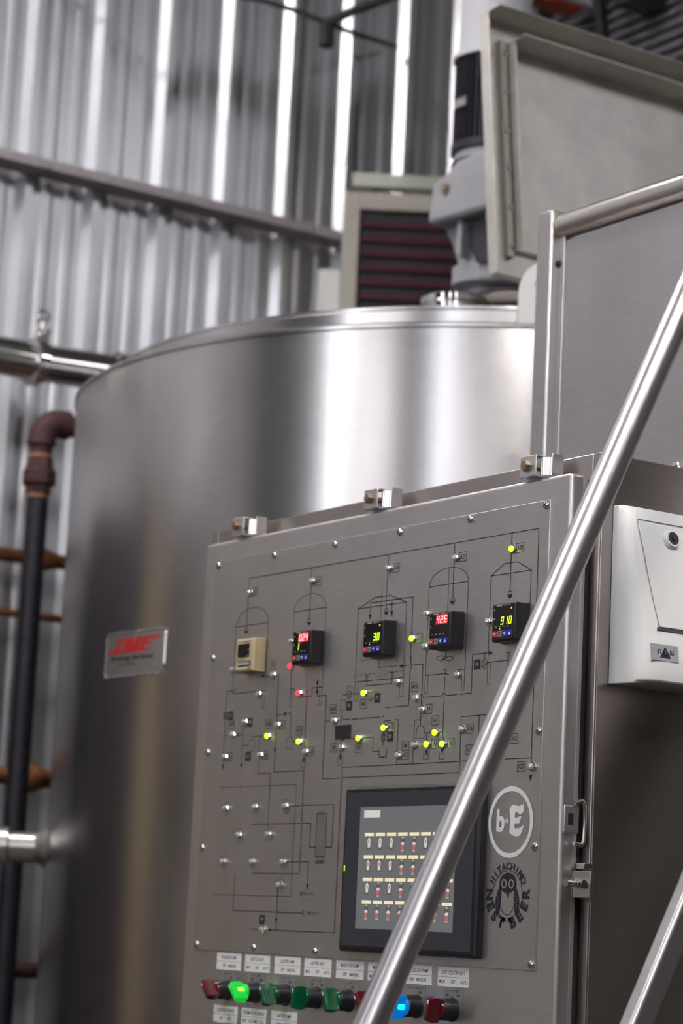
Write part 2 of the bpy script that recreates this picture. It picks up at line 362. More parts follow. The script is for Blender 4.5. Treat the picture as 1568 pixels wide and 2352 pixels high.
tag(tp, 'bent polished pipe arching over the vessel top below the lid', 'pipe')
# lug on the vessel shoulder, coloured white for the bright reflection on it
lg = thing('hinge_lug', (-.235, .77, 2.603), 'rounded lug with a hole on the vessel rim, whitened for its bright reflection', 'bracket')
def lugf(a, b, t): return (-.235 + a, .77 + t, 2.604 + b)
half = [(-.035, 0), (-.035, .068)] + [(-.035 + .055 * (1 - math.cos(R(q))), .068 + .046 * math.sin(R(q))) for q in range(10, 91, 10)] + [(.060, .109), (.060, 0)]
MB().prism(half, lugf, 0, .016).build('plate', 'white_plastic', lg, .002)
MB().cyl((-.202, .764, 2.675), (-.202, .79, 2.675), .010).build('pin', 'dark_steel', lg)

# ------------------------------------------------------------------ open lid
LD = thing('hatch_lid', (-.40, .806, 2.70), 'open flanged stainless hatch lid leaning upright above the vessel', 'lid')
def lidf(u, v, n):
    ca, sa = math.cos(R(6.5)), math.sin(R(6.5))
    return (-.40 - v * sa + n * ca, .806 + u, 2.741 + v * ca + n * sa)
def lidbox(mb, u0, u1, v0, v1, n0, n1): return mb.prism([(u0, v0), (u1, v0), (u1, v1), (u0, v1)], lidf, n0, n1)
LU, LV = .66, .535
lidbox(MB(), 0, LU, 0, LV, -.004, .0).build('sheet', 'lid_steel', LD)
lidbox(MB(), -.003, .0, 0, LV, -.004, .024).build('side_flange', 'lid_steel', LD, .001); lidbox(MB(), LU, LU + .003, 0, LV, -.004, .024).build('side_flange', 'lid_steel', LD, .001)
lidbox(MB(), -.003, LU + .003, LV, LV + .003, -.004, .060).build('top_flange', 'lid_steel', LD, .001); lidbox(MB(), -.003, LU + .003, -.003, 0, -.004, .018).build('bottom_flange', 'lid_steel', LD, .001)
i0, i1, v0, v1 = .052, LU - .052, .060, LV - .052
lidbox(MB(), i0, i0 + .004, v0, v1, 0, .036).build('inner_flange', 'lid_steel', LD, .001); lidbox(MB(), i1 - .004, i1, v0, v1, 0, .036).build('inner_flange', 'lid_steel', LD, .001)
lidbox(MB(), i0, i1, v1, v1 + .004, 0, .066).build('inner_flange', 'lid_steel', LD, .001); lidbox(MB(), i0, i1, v0 - .004, v0, 0, .014).build('inner_flange', 'lid_steel', LD, .001)
lidbox(MB(), .036, .050, v0 - .02, v1 + .01, 0, .012).build('seal_strip', 'heater_beige', LD, .002)
for q in range(6):
    v = v1 - .02 - q * (v1 - v0 - .02) / 5
    MB().lathe([(.006, 0), (.005, .004), (0, .006)], lidf(.043, v, .012), (1, 0, .11), 10).build('rivet', 'bright_steel', LD)
for u in (.12, .50):
    MB().prism([(u, -.1), (u + .03, -.1), (u + .03, .03), (u, .03)], lidf, -.012, -.004).build('hinge', 'lid_steel', LD)

# ------------------------------------------------------------------ agitator drive
AX, AY = -.9135, 1.1897
AG = thing('agitator_drive', (AX, AY, 2.70), 'grey agitator gearbox with finned black motor and white cowl on the vessel', 'motor')
MB().lathe([(.10, 2.69), (.10, 2.72), (.05, 2.73), (.05, 2.88), (.075, 2.89), (.075, 2.93), (.02, 2.935)], (AX, AY, 0), (0, 0, 1), 28).build('mounting_flange', 'gear_paint', AG)
mb = MB()
up_poly = [(-.897, 3.150), (-.925, 3.132), (-.979, 3.118), (-.994, 3.028), (-.900, 3.022), (-.775, 3.016), (-.731, 3.013), (-.736, 3.125), (-.790, 3.155)]
mb.prism(up_poly, lambda a, b, t: (a, t, b), 1.08, 1.30).build('gear_housing', 'gear_paint', AG, .012, seg=3)
lo_poly = [(-1.00, 3.035), (-.969, 2.991), (-.951, 2.955), (-.933, 2.916), (-.899, 2.894), (-.790, 2.870), (-.760, 2.90), (-.757, 3.03)]
MB().prism(lo_poly, lambda a, b, t: (a, t, b), 1.13, 1.28).build('bell_housing', 'gear_paint', AG, .008)
MB().prism([(-.893, 3.012), (-.80, 3.008), (-.79, 2.905), (-.862, 2.925), (-.885, 2.96)], lambda a, b, t: (a, t, b), 1.118, 1.135).build('inspection_cover', 'motor_paint', AG, .004)
MB().box(-.908, -.892, 1.10, 1.14, 2.94, 3.03).build('rib', 'gear_paint', AG, .002)
MB().lathe([(.012, 0), (.010, .008), (0, .01)], (-.925, 1.079, 3.095), (0, -1, 0), 12).build('breather_plug', 'brass', AG)
MB().lathe([(.05, 3.13), (.088, 3.15), (.088, 3.165), (.05, 3.17)], (AX, AY, 0), (0, 0, 1), 32).build('adapter_ring', 'iron_black', AG)
MB().lathe([(.05, 3.165), (.082, 3.168), (.082, 3.186), (.05, 3.19)], (AX, AY, 0), (0, 0, 1), 32).build('spacer', 'gear_paint', AG)
MB().lathe([(.05, 3.186), (.090, 3.188), (.090, 3.205), (.07, 3.207)], (AX, AY, 0), (0, 0, 1), 32).build('end_shield', 'iron_black', AG)
mb = MB(); mb.lathe([(.074, 3.20), (.074, 3.41)], (AX, AY, 0), (0, 0, 1), 48)
for q in range(40):
    a = 2 * math.pi * q / 40; ca, sa = math.cos(a), math.sin(a)
    mb.prism([(.072, -.0016), (.087, -.001), (.087, .001), (.072, .0016)], lambda r, w, t: (AX + r * ca - w * sa, AY + r * sa + w * ca, t), 3.205, 3.402)
mb.build('motor_body', 'motor_paint', AG)
MB().lathe([(.07, 3.398), (.0915, 3.400), (.0915, 3.412), (.078, 3.413), (.078, 3.78), (.06, 3.80), (0, 3.80)], (AX, AY, 0), (0, 0, 1), 40).build('fan_cowl', 'white_paint', AG)
mp = MB().box(AX - .02, AX + .02, AY - .0925, AY - .088, 3.28, 3.30).build('rating_plate', 'print_grey', AG)

# ------------------------------------------------------------------ unit heater with louvres, hung from a pale beam on the wall
HD = Vector((.569, .822, 0)); HN = Vector((.822, -.569, 0)); HO = Vector((-2.150, 1.640, 0))
def hf(a, z, t): p = HO + HD * a + HN * t; return (p.x, p.y, z)
def hbox(mb, a0, a1, z0, z1, t0, t1): return mb.prism([(a0, z0), (a1, z0), (a1, z1), (a0, z1)], hf, t0, t1)
UH = thing('unit_heater', tuple(hf(.2, 3.06, -.1)), 'beige louvred unit heater hanging behind the vessel against the wall', 'heater')
hbox(MB(), 0, .40, 3.06, 3.49, -.16, -.004).build('case', 'heater_dark', UH)
hbox(MB(), -.002, .045, 3.05, 3.495, -.165, .012).build('frame_stile', 'heater_beige', UH, .004); hbox(MB(), .355, .402, 3.05, 3.495, -.165, .012).build('frame_stile', 'heater_beige', UH, .004)
hbox(MB(), .045, .355, 3.446, 3.495, -.165, .012).build('frame_rail', 'heater_beige', UH, .004); hbox(MB(), .045, .355, 3.05, 3.09, -.165, .012).build('frame_rail', 'heater_beige', UH, .004)
for q in range(9):
    z = 3.418 - q * .0405
    MB().prism([(.0, z), (.03, z - .016), (.03, z - .019), (.0, z - .003)], lambda t, zz, a: hf(a, zz, -.006 + t * .5), .047, .353).build('louvre', 'louvre_red', UH)
for a in (.08, .32): hbox(MB(), a, a + .012, 3.49, 3.56, -.08, -.068).build('hanger', 'dark_steel', UH)
BM = hbox(MB(), .018, .55, 3.530, 3.568, -.095, -.045).build('support_beam', 'beam_green', None, .003)
tag(BM, 'pale green horizontal beam above the louvred heater', 'beam')
wb = thing('junction_box', tuple(hf(-.07, 3.10, 0)), 'white box mounted left of the louvred heater on the wall', 'box')
hbox(MB(), -.060, -.006, 3.12, 3.277, -.16, -.02).build('case', 'white_plastic', wb, .004); hbox(MB(), -.062, -.004, 3.118, 3.279, -.022, -.012).build('cover', 'white_plastic', wb, .003)
# conduit and cable on the wall, top
cd = thing('pipe_bracket', (-2.0, 1.42, 3.80), 'dark steel arm and stub bracket with a cable high on the ribbed wall', 'bracket')
MB().path([(-1.93, 1.405, 3.856), (-1.88, 1.46, 3.89), (-1.835, 1.52, 3.922), (-1.6, 1.82, 4.08)], .012, 10).build('arm', 'dark_steel', cd)
MB().path([(-2.36, .80, 3.99), (-2.12, 1.10, 3.925), (-2.017, 1.256, 3.906), (-1.968, 1.335, 3.882), (-1.929, 1.405, 3.858)], .007, 10).build('cable', 'dark_steel', cd)
MB().path([(-1.929, 1.405, 3.858), (-1.96, 1.50, 3.865), (-2.10, 1.66, 3.93), (-2.36, 1.93, 4.05)], .007, 10).build('cable', 'dark_steel', cd)
MB().box(-1.945, -1.915, 1.395, 1.425, 3.79, 3.86).build('stub', 'dark_steel', cd, .003)
MB().path([(-1.6, 1.82, 4.08), (-1.6, 1.82, ZC - .003)], .012, 10).build('drop_rod', 'dark_steel', cd)

# ------------------------------------------------------------------ clutter under the roof, top right
fd = thing('louvred_vent', (-1.55, 2.12, 3.70), 'grey vent of sloping horizontal slats under the roof above the lid', 'vent')
for q in range(12):
    z = 4.045 - q * .031
    MB().prism([(2.10, z - .026), (2.103, z - .029), (2.124, z + .004), (2.121, z + .007)], lambda yy, zz, x: (x, yy, zz), -1.86, -1.24).build('slat', 'duct_grey', fd)
for x in (-1.88, -1.24): MB().box(x, x + .02, 2.07, 2.16, 3.66, 4.08).build('side_frame', 'dark_steel', fd)
MB().box(-1.88, -1.22, 2.13, 2.14, 3.66, 4.08).build('back_plate', 'duct_grey', fd)
for x in (-1.84, -1.26): MB().cyl((x, 2.15, 4.05), (x, 2.15, ZC - .003), .008, n=8).build('suspension_rod', 'dark_steel', fd)
lt = thing('strip_light', (-1.64, 1.95, 3.95), 'white strip light housing with a red lower edge hung under the roof', 'lamp')
MB().box(-1.70, -1.60, 1.60, 2.055, 3.966, 4.03).build('housing', 'white_paint', lt, .006)
MB().box(-1.665, -1.605, 1.60, 2.005, 3.948, 3.965).build('red_edge', 'red_paint', lt, .003)
for y in (1.7, 1.98): MB().cyl((-1.65, y, 4.02), (-1.65, y, ZC - .003), .006, n=8).build('suspension_rod', 'dark_steel', lt)
hb = MB().prism([(1.955, 3.99), (1.976, 3.99), (2.018, 3.80), (1.990, 3.80)], lambda yy, zz, x: (x, yy, zz), -1.515, -1.49).box(-1.515, -1.49, 1.955, 1.976, 3.99, ZC - .003).build('drop_hanger', 'dark_steel', None, .002); tag(hb, 'dark flat steel hanger in front of the slatted vent', 'hanger')
rb = MB().box(-1.46, -1.38, 1.99, 2.9, 3.915, 3.99).box(-1.44, -1.40, 2.4, 2.44, 3.99, ZC - .003).box(-1.44, -1.40, 2.05, 2.09, 3.99, ZC - .003).build('roof_beam', 'dark_steel', None, .004); tag(rb, 'dark steel roof beam crossing the upper right corner', 'beam')

# ------------------------------------------------------------------ pipework left of the vessel
sp = thing('stainless_pipe', (-2.1, .62, 2.85), 'thick polished stainless pipe meeting the upper left of the vessel', 'pipe')
MB().path([(-2.1, -1.6, 2.823), (-2.1, .705, 2.846)], .047, 28).build('tube', 'pipe_steel', sp)
MB().path([(-2.1, .728, 2.846), (-2.1, .935, 2.854)], .047, 28).build('tube', 'pipe_steel', sp)
MB().path([(-2.1, .955, 2.854), (-2.1, 2.2, 2.86)], .047, 28).build('tube', 'pipe_steel', sp)
MB().lathe([(.047, -.020), (.060, -.012), (.060, .012), (.047, .020)], (-2.1, .716, 2.846), (0, 1, 0), 28).build('clamp_band', 'chrome', sp)
MB().lathe([(.047, -.022), (.058, -.012), (.058, .012), (.047, .022)], (-2.1, .945, 2.854), (0, 1, 0), 28).build('clamp_band', 'chrome', sp)
cw = MB().box(-2.09, -2.066, .700, .732, 2.898, 2.922).build('clamp_lug', 'chrome', sp, .003)
MB().path([(-2.078, .716, 2.905), (-2.078, .717, 2.945)], .0055, 10).path([(-2.095, .716, 2.912), (-2.04, .716, 2.912)], .006, 10).build('bolt', 'chrome', sp)
mb = MB(); mb.path([(-2.078 + .006 * math.cos(a), .717 + .0125 * math.cos(a), 2.958 + .0135 * math.sin(a)) for a in [2 * math.pi * q / 18 for q in range(19)]], .0052, 8, cap=False).build('wing_nut', 'chrome', sp)
bp = thing('iron_pipe', (-2.05, .724, 0), 'black iron standpipe with rusty elbow and union left of the vessel', 'pipe')
MB().path([(-2.05, .726, 0), (-2.05, .724, 2.52)], .0265, 20).build('riser', 'iron_black', bp)
MB().lathe([(.0285, 2.500), (.0285, 2.509)], (-2.05, .724, 0), (0, 0, 1), 20).build('joint_sealant', 'hemp', bp)
MB().lathe([(.031, 2.508), (.033, 2.53), (.0425, 2.535), (.0425, 2.566), (.035, 2.572), (.031, 2.60)], (-2.05, .724, 0), (0, 0, 1), 8).build('union', 'iron_rust', bp)
MB().lathe([(.0275, 2.592), (.0275, 2.640)], (-2.05, .724, 0), (0, 0, 1), 20).build('nipple', 'iron_rust', bp)
MB().lathe([(.029, 2.600), (.029, 2.607)], (-2.05, .724, 0), (0, 0, 1), 20).build('joint_sealant', 'hemp', bp)
arc = [(-2.05, .724, 2.632), (-2.05, .724, 2.645)] + [(-2.05, .724 + .045 * (1 - math.cos(R(q))), 2.645 + .045 * math.sin(R(q))) for q in range(15, 91, 15)] + [(-2.05, .790, 2.69)]
MB().path(arc, [.036, .034] + [.034] * 6 + [.036], 20).build('elbow', 'iron_rust', bp)
MB().path([(-2.05, .786, 2.689), (-2.05, .794, 2.689)], .031, 20).build('joint_sealant', 'hemp', bp)
MB().path([(-2.05, .79, 2.689), (-2.05, 1.5, 2.685)], .0262, 20).build('branch', 'iron_black', bp)
for z, rr, lab, cpl, mt in ((2.389, .018, 'uppermost rusty pipe along the wall behind the black standpipe', .86, 'rust'), (2.245, .010, 'thinnest rusty pipe along the wall behind the black standpipe', None, 'rust'), (1.843, .021, 'orange rusted pipe with a flared fitting above the stainless side tube', .875, 'rust'), (1.375, .021, 'dark rusted pipe lowest on the wall left of the vessel', None, 'iron_rust')):
    t = thing('rusty_pipe', (-2.27, .8, z), lab, 'pipe', 'rusty pipes along the ribbed wall')
    MB().path([(WX + .01, .30, z), (-2.30, .30, z), (-2.28, .305, z), (-2.27, .33, z), (-2.27, .6, z), (-2.27, 2.0, z)], rr, 14).build('tube', mt, t)
    if cpl: MB().lathe([(rr, -.035), (rr * 1.6, -.022), (rr * 1.75, 0), (rr * 1.3, .02), (rr, .05)], (-2.27, cpl, z), (0, 1, 0), 16).build('coupling', 'rust', t)
    for y in (.42, 1.6): MB().box(WX + .03, -2.25, y - .012, y + .012, z - rr - .006, z - rr).build('pipe_clip', 'dark_steel', t)
T = Vector((-1.4162, .479, 1.6455)); dirL = Vector((-.569, -.822, 0))
st = thing('side_outlet', tuple(T), 'stainless outlet tube welded to the lower left side of the vessel', 'pipe')
MB().path([tuple(T - dirL * .06), tuple(T + dirL * .012), tuple(T + dirL * .35)], .032, 24).build('tube', 'rail_steel', st)
MB().path([tuple(T - dirL * .04), tuple(T - dirL * .0), tuple(T + dirL * .008), tuple(T + dirL * .022)], [.050, .044, .036, .032], 24).build('weld_collar', 'rail_steel', st)
e = T + dirL * .085; MB().lathe([(.032, -.012), (.0405, -.008), (.0405, .012), (.032, .016)], e, dirL, 28).build('clamp_band', 'rail_steel', st)

# ================================================================== platform guard behind the cabinet
gd = thing('platform_guard', (.34, .35, 0), 'stainless platform guard with square post, tube rail and sheet infill', 'railing')
MB().box(.3043, .3393, .35, .396, 0, 2.603).build('post', 'guard_steel', gd, .003)
MB().path([(.335, .373, 2.579), (.90, .373, 2.579)], .0195, 28).build('rail', 'rail_steel', gd)
MB().lathe([(.0195, -.002), (.0215, .000), (.0198, .004)], (.339, .373, 2.579), (1, 0, 0), 28).build('weld_bead', 'brass', gd)
MB().box(.345, .90, .371, .374, 1.2, 2.555).build('infill_sheet', 'guard_steel', gd)
MB().box(.339, .352, .366, .3715, 1.2, 2.57).build('infill_edge', 'guard_steel', gd, .001)
MB().box(.90, .935, .35, .396, 0, 2.603).build('post', 'guard_steel', gd, .003)
for z in (2.519, 1.9): MB().lathe([(.0055, 0), (.0055, .002), (.0035, .0045), (0, .005)], (.3393, .365, z), (1, 0, 0), 12).build('bolt', 'dark_steel', gd)
MB().prism([(.580, 2.170), (.70, 2.172), (.70, 2.115), (.560, 2.115)], lambda a, b, t: (a, t, b), .356, .359).build('bracket', 'guard_steel', gd)
MB().lathe([(.010, 0), (.010, .008), (.007, .010), (0, .010)], (.632, .356, 2.160), (0, -1, 0), 6).build('hex_bolt', 'bright_steel', gd)

# ================================================================== control cabinet
CB = thing('control_cabinet', (.38, .18, 1.0), 'grey stainless control cabinet with clamped door in front of the vessel', 'cabinet')
x0, x1, zt, zb = -.084, .839, 2.107, 1.0
mb = MB(); t = .003; yb = .325
mb.box(x0, x0 + t, .04, yb, zb, zt).box(x1 - t, x1, .04, yb, zb, zt).box(x0, x1, .04, yb, zt - t, zt).box(x0, x1, .04, yb, zb, zb + t).box(x0, x1, yb - t, yb, zb, zt)
mb.build('body', 'cabinet_steel', CB, .0015)
MB().box(x0, x0 + .016, .037, .0405, zb, zt).box(x1 - .016, x1, .037, .0405, zb, zt).box(x0 + .016, x1 - .016, .037, .0405, zt - .035, zt).box(x0 + .016, x1 - .016, .037, .0405, zb, zb + .035).build('front_rim', 'cabinet_steel', CB, .0015)
MB().box(x0 + .03, x1 - .018, .028, .039, zb + .02, zt - .045).build('gasket', 'gasket', CB)
MB().box(-.043, .8244, .002, .026, 1.02, 2.078).build('door', 'panel_steel', CB, .005, seg=4)
MB().box(.800, .8236, .022, .029, 1.03, 2.07).build('door_return', 'panel_steel', CB, .001)
for zleg in (0.0,):
    for xx in (x0 + .02, x1 - .06):
        MB().box(xx, xx + .04, .10, .14, 0, zb).build('leg', 'cabinet_steel', CB)
        MB().box(xx, xx + .04, .26, .30, 0, zb).build('leg', 'cabinet_steel', CB)
for q, cx in enumerate((.0561, .4011, .7466)):
    cz = 2.0945
    # channel clamp: web in front, top and bottom lips running back, then the sprung hook
    k = MB(); a0, a1 = cx - .018, cx + .014
    k.box(a0, a1, -.004, -.002, cz - .014, cz + .014).box(a0, a1, -.002, .012, cz + .012, cz + .014).box(a0, a1, -.002, .016, cz - .014, cz - .012)
    c = k.build('clamp', 'panel_steel', CB, .0012)
    MB().cyl((cx - .004, -.0105, cz + .001), (cx - .004, .03, cz + .001), .0042, n=12).lathe([(.0075, -.002), (.0075, .004), (.0062, .006)], (cx - .004, -.004, cz + .001), (0, -1, 0), 6).build('bolt', 'rusty_steel', c)
    pts = [(cx + .010 + .024 * s, .006 + .010 * math.sin(math.pi * s) ** 2) for s in [i / 10 for i in range(11)]]
    poly = pts + [(a, b + .0018) for a, b in reversed(pts)]
    MB().prism(poly, lambda a, b, t: (a, b, t), cz - .011, cz + .012).build('spring_hook', 'bright_steel', c)
    MB().box(cx + .033, cx + .0345, .006, .024, cz - .013, cz + .014).build('hook_plate', 'panel_steel', c, .0005)
# hasp on the door edge, loop and hinge bracket
hs = MB().box(.8244, .8285, .004, .028, 1.633, 1.667).build('hasp', 'panel_steel', CB, .003, seg=3)
MB().box(.8284, .8292, .010, .018, 1.643, 1.657).build('hasp_slot', 'gasket', hs, .0003)
lp = [(.831, .018, 1.670), (.831, .030, 1.673), (.831, .0335, 1.668), (.831, .0345, 1.646), (.831, .0335, 1.624), (.831, .030, 1.619), (.831, .018, 1.621)]
MB().path(lp, .0028, 10).build('hasp_loop', 'rail_steel', hs)
hk = MB().box(.836, .868, .014, .0165, 1.556, 1.588).box(.8375, .8400, .0165, .044, 1.556, 1.588).build('hinge_bracket', 'rail_steel', CB, .0006)
MB().cyl((.847, -.006, 1.573), (.847, .014, 1.573), .0048, n=14).lathe([(.0062, 0), (.0062, .003)], (.847, .012, 1.573), (0, -1, 0), 14).build('bolt', 'bright_steel', hk)
MB().cyl((.858, .0130, 1.572), (.858, .0142, 1.572), .0050, n=16).build('bolt_hole', 'gasket', hk)
MB().box(.826, .842, .026, .040, 1.590, 1.598).build('hinge_knuckle', 'bright_steel', hk, .001)

# ------------------------------------------------------------------ white wall unit on the cabinet side
WU = thing('white_enclosure', (.86, .18, 1.82), 'white plastic enclosure with lock and small grey badge on the cabinet side', 'enclosure')
def wf(x, z, y): return (x, y, z)
prof = [(.839, 1.8175), (.892, 1.817), (.899, 1.821), (.901, 1.83), (.899, 1.86), (.893, 1.90), (.886, 1.94), (.877, 1.98), (.868, 2.015), (.862, 2.034), (.857, 2.041), (.839, 2.0415)]
mb = MB(); n = len(prof)
# side cheek bulges: sections along y
sec = [(.058, .55), (.062, .82), (.070, .95), (.085, 1.0), (.285, 1.0), (.300, .95), (.308, .55)]
vs = []
for y, k in sec: vs += [(.839 + (x - .839) * k, y, z) for x, z in prof]
fs = [(i * n + j, i * n + (j + 1) % n, (i + 1) * n + (j + 1) % n, (i + 1) * n + j) for i in range(len(sec) - 1) for j in range(n)] + [tuple(range(n)), tuple((len(sec) - 1) * n + j for j in range(n))]
mb.add(vs, fs).build('case', 'white_plastic', WU, .0015)
def face_x(z):
    for (xa, za), (xb, zb_) in zip(prof[1:], prof[2:]):
        if za <= z <= zb_ and zb_ > za: return xa + (xb - xa) * (z - za) / (zb_ - za)
    return .86
lid = MB(); zz = [1.888, 1.92, 1.95, 1.98, 2.005, 2.022]; yl = [.089, .083, .079, .077, .075, .075]
vs = [(face_x(z) + .0002, y, z) for z, y in zip(zz, yl)] + [(face_x(z) + .0002, .29, z) for z in zz] + [(face_x(z) + .0022, y, z) for z, y in zip(zz, yl)] + [(face_x(z) + .0022, .29, z) for z in zz]
m_ = len(zz); fs = []
for b0 in (0, 2 * m_): fs += [(b0 + i, b0 + i + 1, b0 + m_ + i + 1, b0 + m_ + i) for i in range(m_ - 1)]
fs += [(i, i + 1, 2 * m_ + i + 1, 2 * m_ + i) for i in range(m_ - 1)] + [(m_ + i, m_ + i + 1, 3 * m_ + i + 1, 3 * m_ + i) for i in range(m_ - 1)] + [(0, m_, 3 * m_, 2 * m_), (m_ - 1, 2 * m_ - 1, 4 * m_ - 1, 3 * m_ - 1)]
ld = lid.add(vs, fs).build('flap', 'white_plastic', WU, .0008)
# dark shadow gaps around the flap
def wstrip(mb, pts, w):
    for (y0_, z0_), (y1_, z1_) in zip(pts, pts[1:]):
        dy, dz = y1_ - y0_, z1_ - z0_; l = math.hypot(dy, dz); dy, dz = dy / l * w / 2, dz / l * w / 2
        mb.add([(face_x(z0_ + dy) + .0012, y0_ - dz, z0_ + dy), (face_x(z0_ - dy) + .0012, y0_ + dz, z0_ - dy), (face_x(z1_ - dy) + .0012, y1_ + dz, z1_ - dy), (face_x(z1_ + dy) + .0012, y1_ - dz, z1_ + dy)], [(0, 1, 2, 3)])
mb = MB(); wstrip(mb, [(.074, 2.0235), (.29, 2.0235)], .0012); wstrip(mb, list(zip(yl, zz)), .0006); wstrip(mb, [(.085, 1.8855), (.29, 1.8855)], .0036); mb.build('flap_gap', 'ink_soft', WU, smooth=False)
lx = face_x(2.003) + .001
MB().lathe([(.0125, 0), (.0125, .004), (.0108, .0065), (.008, .0065)], (lx, .124, 2.003), (1, 0, .25), 28).build('lock_collar', 'white_plastic', WU)
lk = MB().lathe([(.0082, .003), (.0082, .0075), (0, .0075)], (lx, .124, 2.003), (1, 0, .25), 24).build('lock', 'ink', WU)
MB().lathe([(.003, .0076), (.003, .009), (.0018, .009)], (lx, .124, 2.003), (1, 0, .25), 16).build('lock_pin', 'dark_steel', lk)
bd = MB().prism([(.074, 1.846), (.118, 1.846), (.118, 1.8665), (.074, 1.8665)], lambda y, z, t: (face_x(z) + t, y, z), -.001, .0006).build('badge', 'key_grey', WU)
MATS['badge_grey'] = simple('badge_grey', (0.45, 0.46, 0.50), 0.4, 0.1); bd.data.materials[0] = MATS['badge_grey']
bf = lambda a, b: (face_x(1.856 + b) + .0009, .096 + a, 1.856 + b)
mb = MB(); mb.flat([(-.009, -.006), (.009, -.006), (0, .008)], bf); mb.build('badge_triangle', 'ink', bd, smooth=False)
mb = MB(); add_text(mb, 'ST', .0075, lambda a, b: (face_x(1.857 + b) + .0010, .0865 + a, 1.857 + b), bold=.01); add_text(mb, 'BS', .0075, lambda a, b: (face_x(1.857 + b) + .0010, .1065 + a, 1.857 + b), bold=.01); mb.build('badge_lettering', 'ink_soft', bd, smooth=False)
mb = MB(); add_text(mb, 'E', .0075, lambda a, b: (face_x(1.857 + b) + .0013, .096 + a, 1.857 + b), bold=.01); mb.build('badge_lettering', 'badge_grey', bd, smooth=False)
sb = thing('outlet_box', (.86, .19, 1.40), 'small grey box low on the cabinet side at the right edge', 'box')
MB().box(.839, .875, .158, .25, 1.33, 1.448).build('case', 'cabinet_steel', sb, .004)
MB().box(.875, .878, .160, .248, 1.332, 1.446).build('cover', 'cabinet_steel', sb, .001)

# ------------------------------------------------------------------ stair beside the cabinet
SH = thing('stair_handrail', (1.04, -.8, 0), 'polished steel handrail tube slanting across the front of the cabinet', 'railing')
ydz = lambda z: -.408 + (z - 1.438) / 2.07
MB().path([(1.04, ydz(.55), .55), (1.04, ydz(3.2), 3.2)], .0172, 40).build('tube', 'tube_steel', SH)
MB().path([(1.04, ydz(.60), 0), (1.04, ydz(.60), .64)], .0172, 24).build('lower_post', 'tube_steel', SH)
MB().path([(1.04, ydz(3.19), 3.19), (1.04, .9, 3.3), (1.04, .9, 1.1)], .0172, 24).build('upper_post', 'tube_steel', SH)
SS = thing('stair_stringer', (1.0, -.7, 0), 'slanting stainless stair stringer at the lower right beside the cabinet', 'stairs')
ys = lambda z: -.031 + (z - 1.4155) / 1.95
mb = MB(); zA, zB = 0.0, 2.3
mb.prism([(ys(zA), zA), (ys(zA) + .036, zA), (ys(zB) + .036, zB), (ys(zB), zB)], lambda y, z, x: (x, y, z), .975, 1.0).build('bar', 'guard_steel', SS, .006, seg=4)
mb = MB(); mb.prism([(ys(zA) + .036, zA), (ys(zA) + .12, zA), (ys(zB) + .12, zB), (ys(zB) + .036, zB)], lambda y, z, x: (x, y, z), .968, .972).build('web', 'cabinet_steel', SS)

